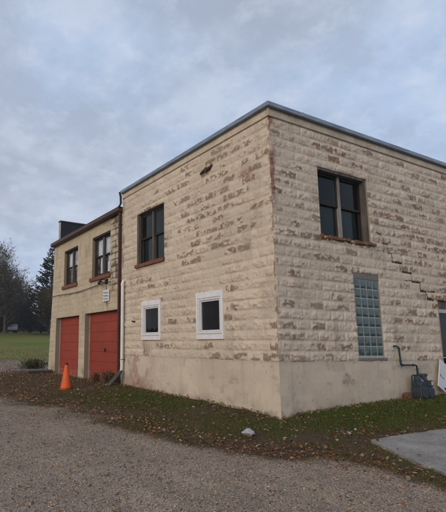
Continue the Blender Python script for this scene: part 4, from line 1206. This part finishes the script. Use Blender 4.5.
# ------------------------------------------------------------------ distant cars half hidden beyond the lawn crest
def car(loc, rz, label):
    root = empty('parked_car', (loc[0], loc[1], tz(*loc)), label, 'car', 'cars parked beyond the lawn', rz)
    prof = [(-2.1, .35), (-2.15, .75), (-1.95, .92), (-1.3, 1.0), (-.75, 1.42), (.7, 1.45), (1.35, 1.0), (2.0, .9), (2.15, .7), (2.1, .35)]
    v = [(x, -.85, z) for x, z in prof]+[(x, .85, z) for x, z in prof]; n = len(prof)
    MB().add(v, [tuple(range(n)), tuple(range(n, 2*n))[::-1]]+[(k, (k+1) % n, n+(k+1) % n, n+k) for k in range(n)]).build('body', M['car_paint'], root, bevel=.08, world=False)
    for s in (-1, 1):
        m = MB(); y0, y1 = sorted((s*.845, s*.862))
        pr = [(-1.1, 1.0), (-.68, 1.34), (.62, 1.36), (1.1, 1.0)]
        m.add([(x, y0, z) for x, z in pr]+[(x, y1, z) for x, z in pr], [(0, 1, 2, 3), (7, 6, 5, 4)]+[(k, (k+1) % 4, 4+(k+1) % 4, 4+k) for k in range(4)])
        m.build('side_window', M['car_glass'], root, world=False)
        for x in (-1.35, 1.35): MB().lathe((x, s*.78, .33), [(.2, -.1), (.33, -.09), (.33, .09), (.2, .1)], 18, 'y').build('wheel', M['rubber'], root, world=False)
car((14.4, 73.5), 1.35, 'pale car parked beyond the lawn under the trees on the left')
car((21.0, 75.5), 1.2, 'pale car parked beyond the lawn at the foot of the spruce')

# ------------------------------------------------------------------ sky, sun
W = bpy.data.worlds.new('World'); S.world = W; W.use_nodes = True
nt = W.node_tree; bg = nt.nodes['Background']; bg.inputs['Strength'].default_value = .1
def N_(ty, **kw):
    o = nt.nodes.new(ty)
    for k, v in kw.items():
        if k[0] == '_': setattr(o, k[1:], v)
        else:
            key = int(k[1:]) if k[0] == 'i' and k[1:].isdigit() else k
            if hasattr(v, 'links'): nt.links.new(v, o.inputs[key])
            else: o.inputs[key].default_value = v
    return o
SUN = Vector((-.91, -.42, .36)).normalized()
sky = N_('ShaderNodeTexSky', _sky_type='NISHITA', _sun_disc=False, _sun_elevation=math.asin(SUN.z), _sun_rotation=math.atan2(SUN.x, SUN.y))
tc = N_('ShaderNodeTexCoord'); sp = N_('ShaderNodeSeparateXYZ', Vector=tc.outputs['Generated'])
def MA(op, a, b=0.):
    o = nt.nodes.new('ShaderNodeMath'); o.operation = op
    for i, v in ((0, a), (1, b)):
        if hasattr(v, 'links'): nt.links.new(v, o.inputs[i])
        else: o.inputs[i].default_value = v
    return o.outputs[0]
zc = MA('ADD', MA('MAXIMUM', sp.outputs[2], 0.), .35)
cv = N_('ShaderNodeCombineXYZ', X=MA('DIVIDE', sp.outputs[0], zc), Y=MA('DIVIDE', sp.outputs[1], zc), Z=0.)
def NS(sc, det, ro, off):
    mp = N_('ShaderNodeMapping', Vector=cv.outputs[0], Location=off)
    return N_('ShaderNodeTexNoise', Vector=mp.outputs[0], Scale=sc, Detail=det, Roughness=ro).outputs['Fac']
def RG(f, a, b, lo=0., hi=1.):
    return N_('ShaderNodeMapRange', Value=f, i1=a, i2=b, i3=lo, i4=hi, _interpolation_type='SMOOTHSTEP').outputs[0]
def MX(f, a, b):
    o = nt.nodes.new('ShaderNodeMix'); o.data_type = 'RGBA'
    for i, v in ((0, f), (6, a), (7, b)):
        if hasattr(v, 'links'): nt.links.new(v, o.inputs[i])
        elif i == 0: o.inputs[0].default_value = v
        else: o.inputs[i].default_value = (*v, 1)
    return o.outputs[2]
big = NS(1.5, 5, .55, (3.1, 1.7, 0)); mid = NS(4.5, 6, .6, (7., 2., 0)); sm = NS(13., 5, .6, (1., 9., 0))
gap = RG(NS(1.05, 3, .5, (5.3, 2.2, 0)), .42, .64)
cl = MX(gap, MX(RG(big, .36, .64), (3.25, 3.7, 4.65), (4.1, 4.6, 5.7)), (3.7, 4.7, 6.4))
cl = MX(RG(mid, .44, .68, 0, .58), cl, (5.3, 5.8, 6.9))
cl = MX(RG(mid, .50, .36, 0, .45), cl, (3.0, 3.5, 4.5))
cl = MX(RG(sm, .50, .72, 0, .28), cl, (6.0, 6.4, 7.3))
# after-glow low in the west, where the sun went
nd = N_('ShaderNodeVectorMath', _operation='DOT_PRODUCT', i0=tc.outputs['Generated'], i1=(-.35, .90, .12))
glow = MA('MULTIPLY', RG(nd.outputs['Value'], .72, 1.0), RG(sp.outputs[2], .50, .12))
cl = MX(MA('MULTIPLY', glow, .62), cl, (6.6, 6.0, 6.1))
full = MX(.93, sky.outputs[0], cl)
nt.links.new(full, bg.inputs['Color'])
sl_ = bpy.data.lights.new('sun', 'SUN'); sl_.energy = 1.35; sl_.angle = RAD(35); sl_.color = (1., .80, .57)
so = bpy.data.objects.new('sun', sl_); COL.objects.link(so)
so.rotation_euler = SUN.to_track_quat('Z', 'Y').to_euler()

# ------------------------------------------------------------------ evening haze
hm = bpy.data.materials.new('haze'); hm.use_nodes = True
ht = hm.node_tree
for nd in list(ht.nodes):
    if nd.type == 'BSDF_PRINCIPLED': ht.nodes.remove(nd)
pv_ = ht.nodes.new('ShaderNodeVolumePrincipled')
pv_.inputs['Color'].default_value = (.80, .86, .95, 1); pv_.inputs['Density'].default_value = .0007; pv_.inputs['Anisotropy'].default_value = .2
ht.links.new(pv_.outputs[0], [q for q in ht.nodes if q.type == 'OUTPUT_MATERIAL'][0].inputs['Volume'])
hz = MB().box(gx[0]-2, gx[-1]+2, gy[0]-2, gy[-1]+2, float(Zg.min())-1, 26).build('haze', hm)
tag(hz, 'thin bluish evening haze', 'haze', kind='stuff')
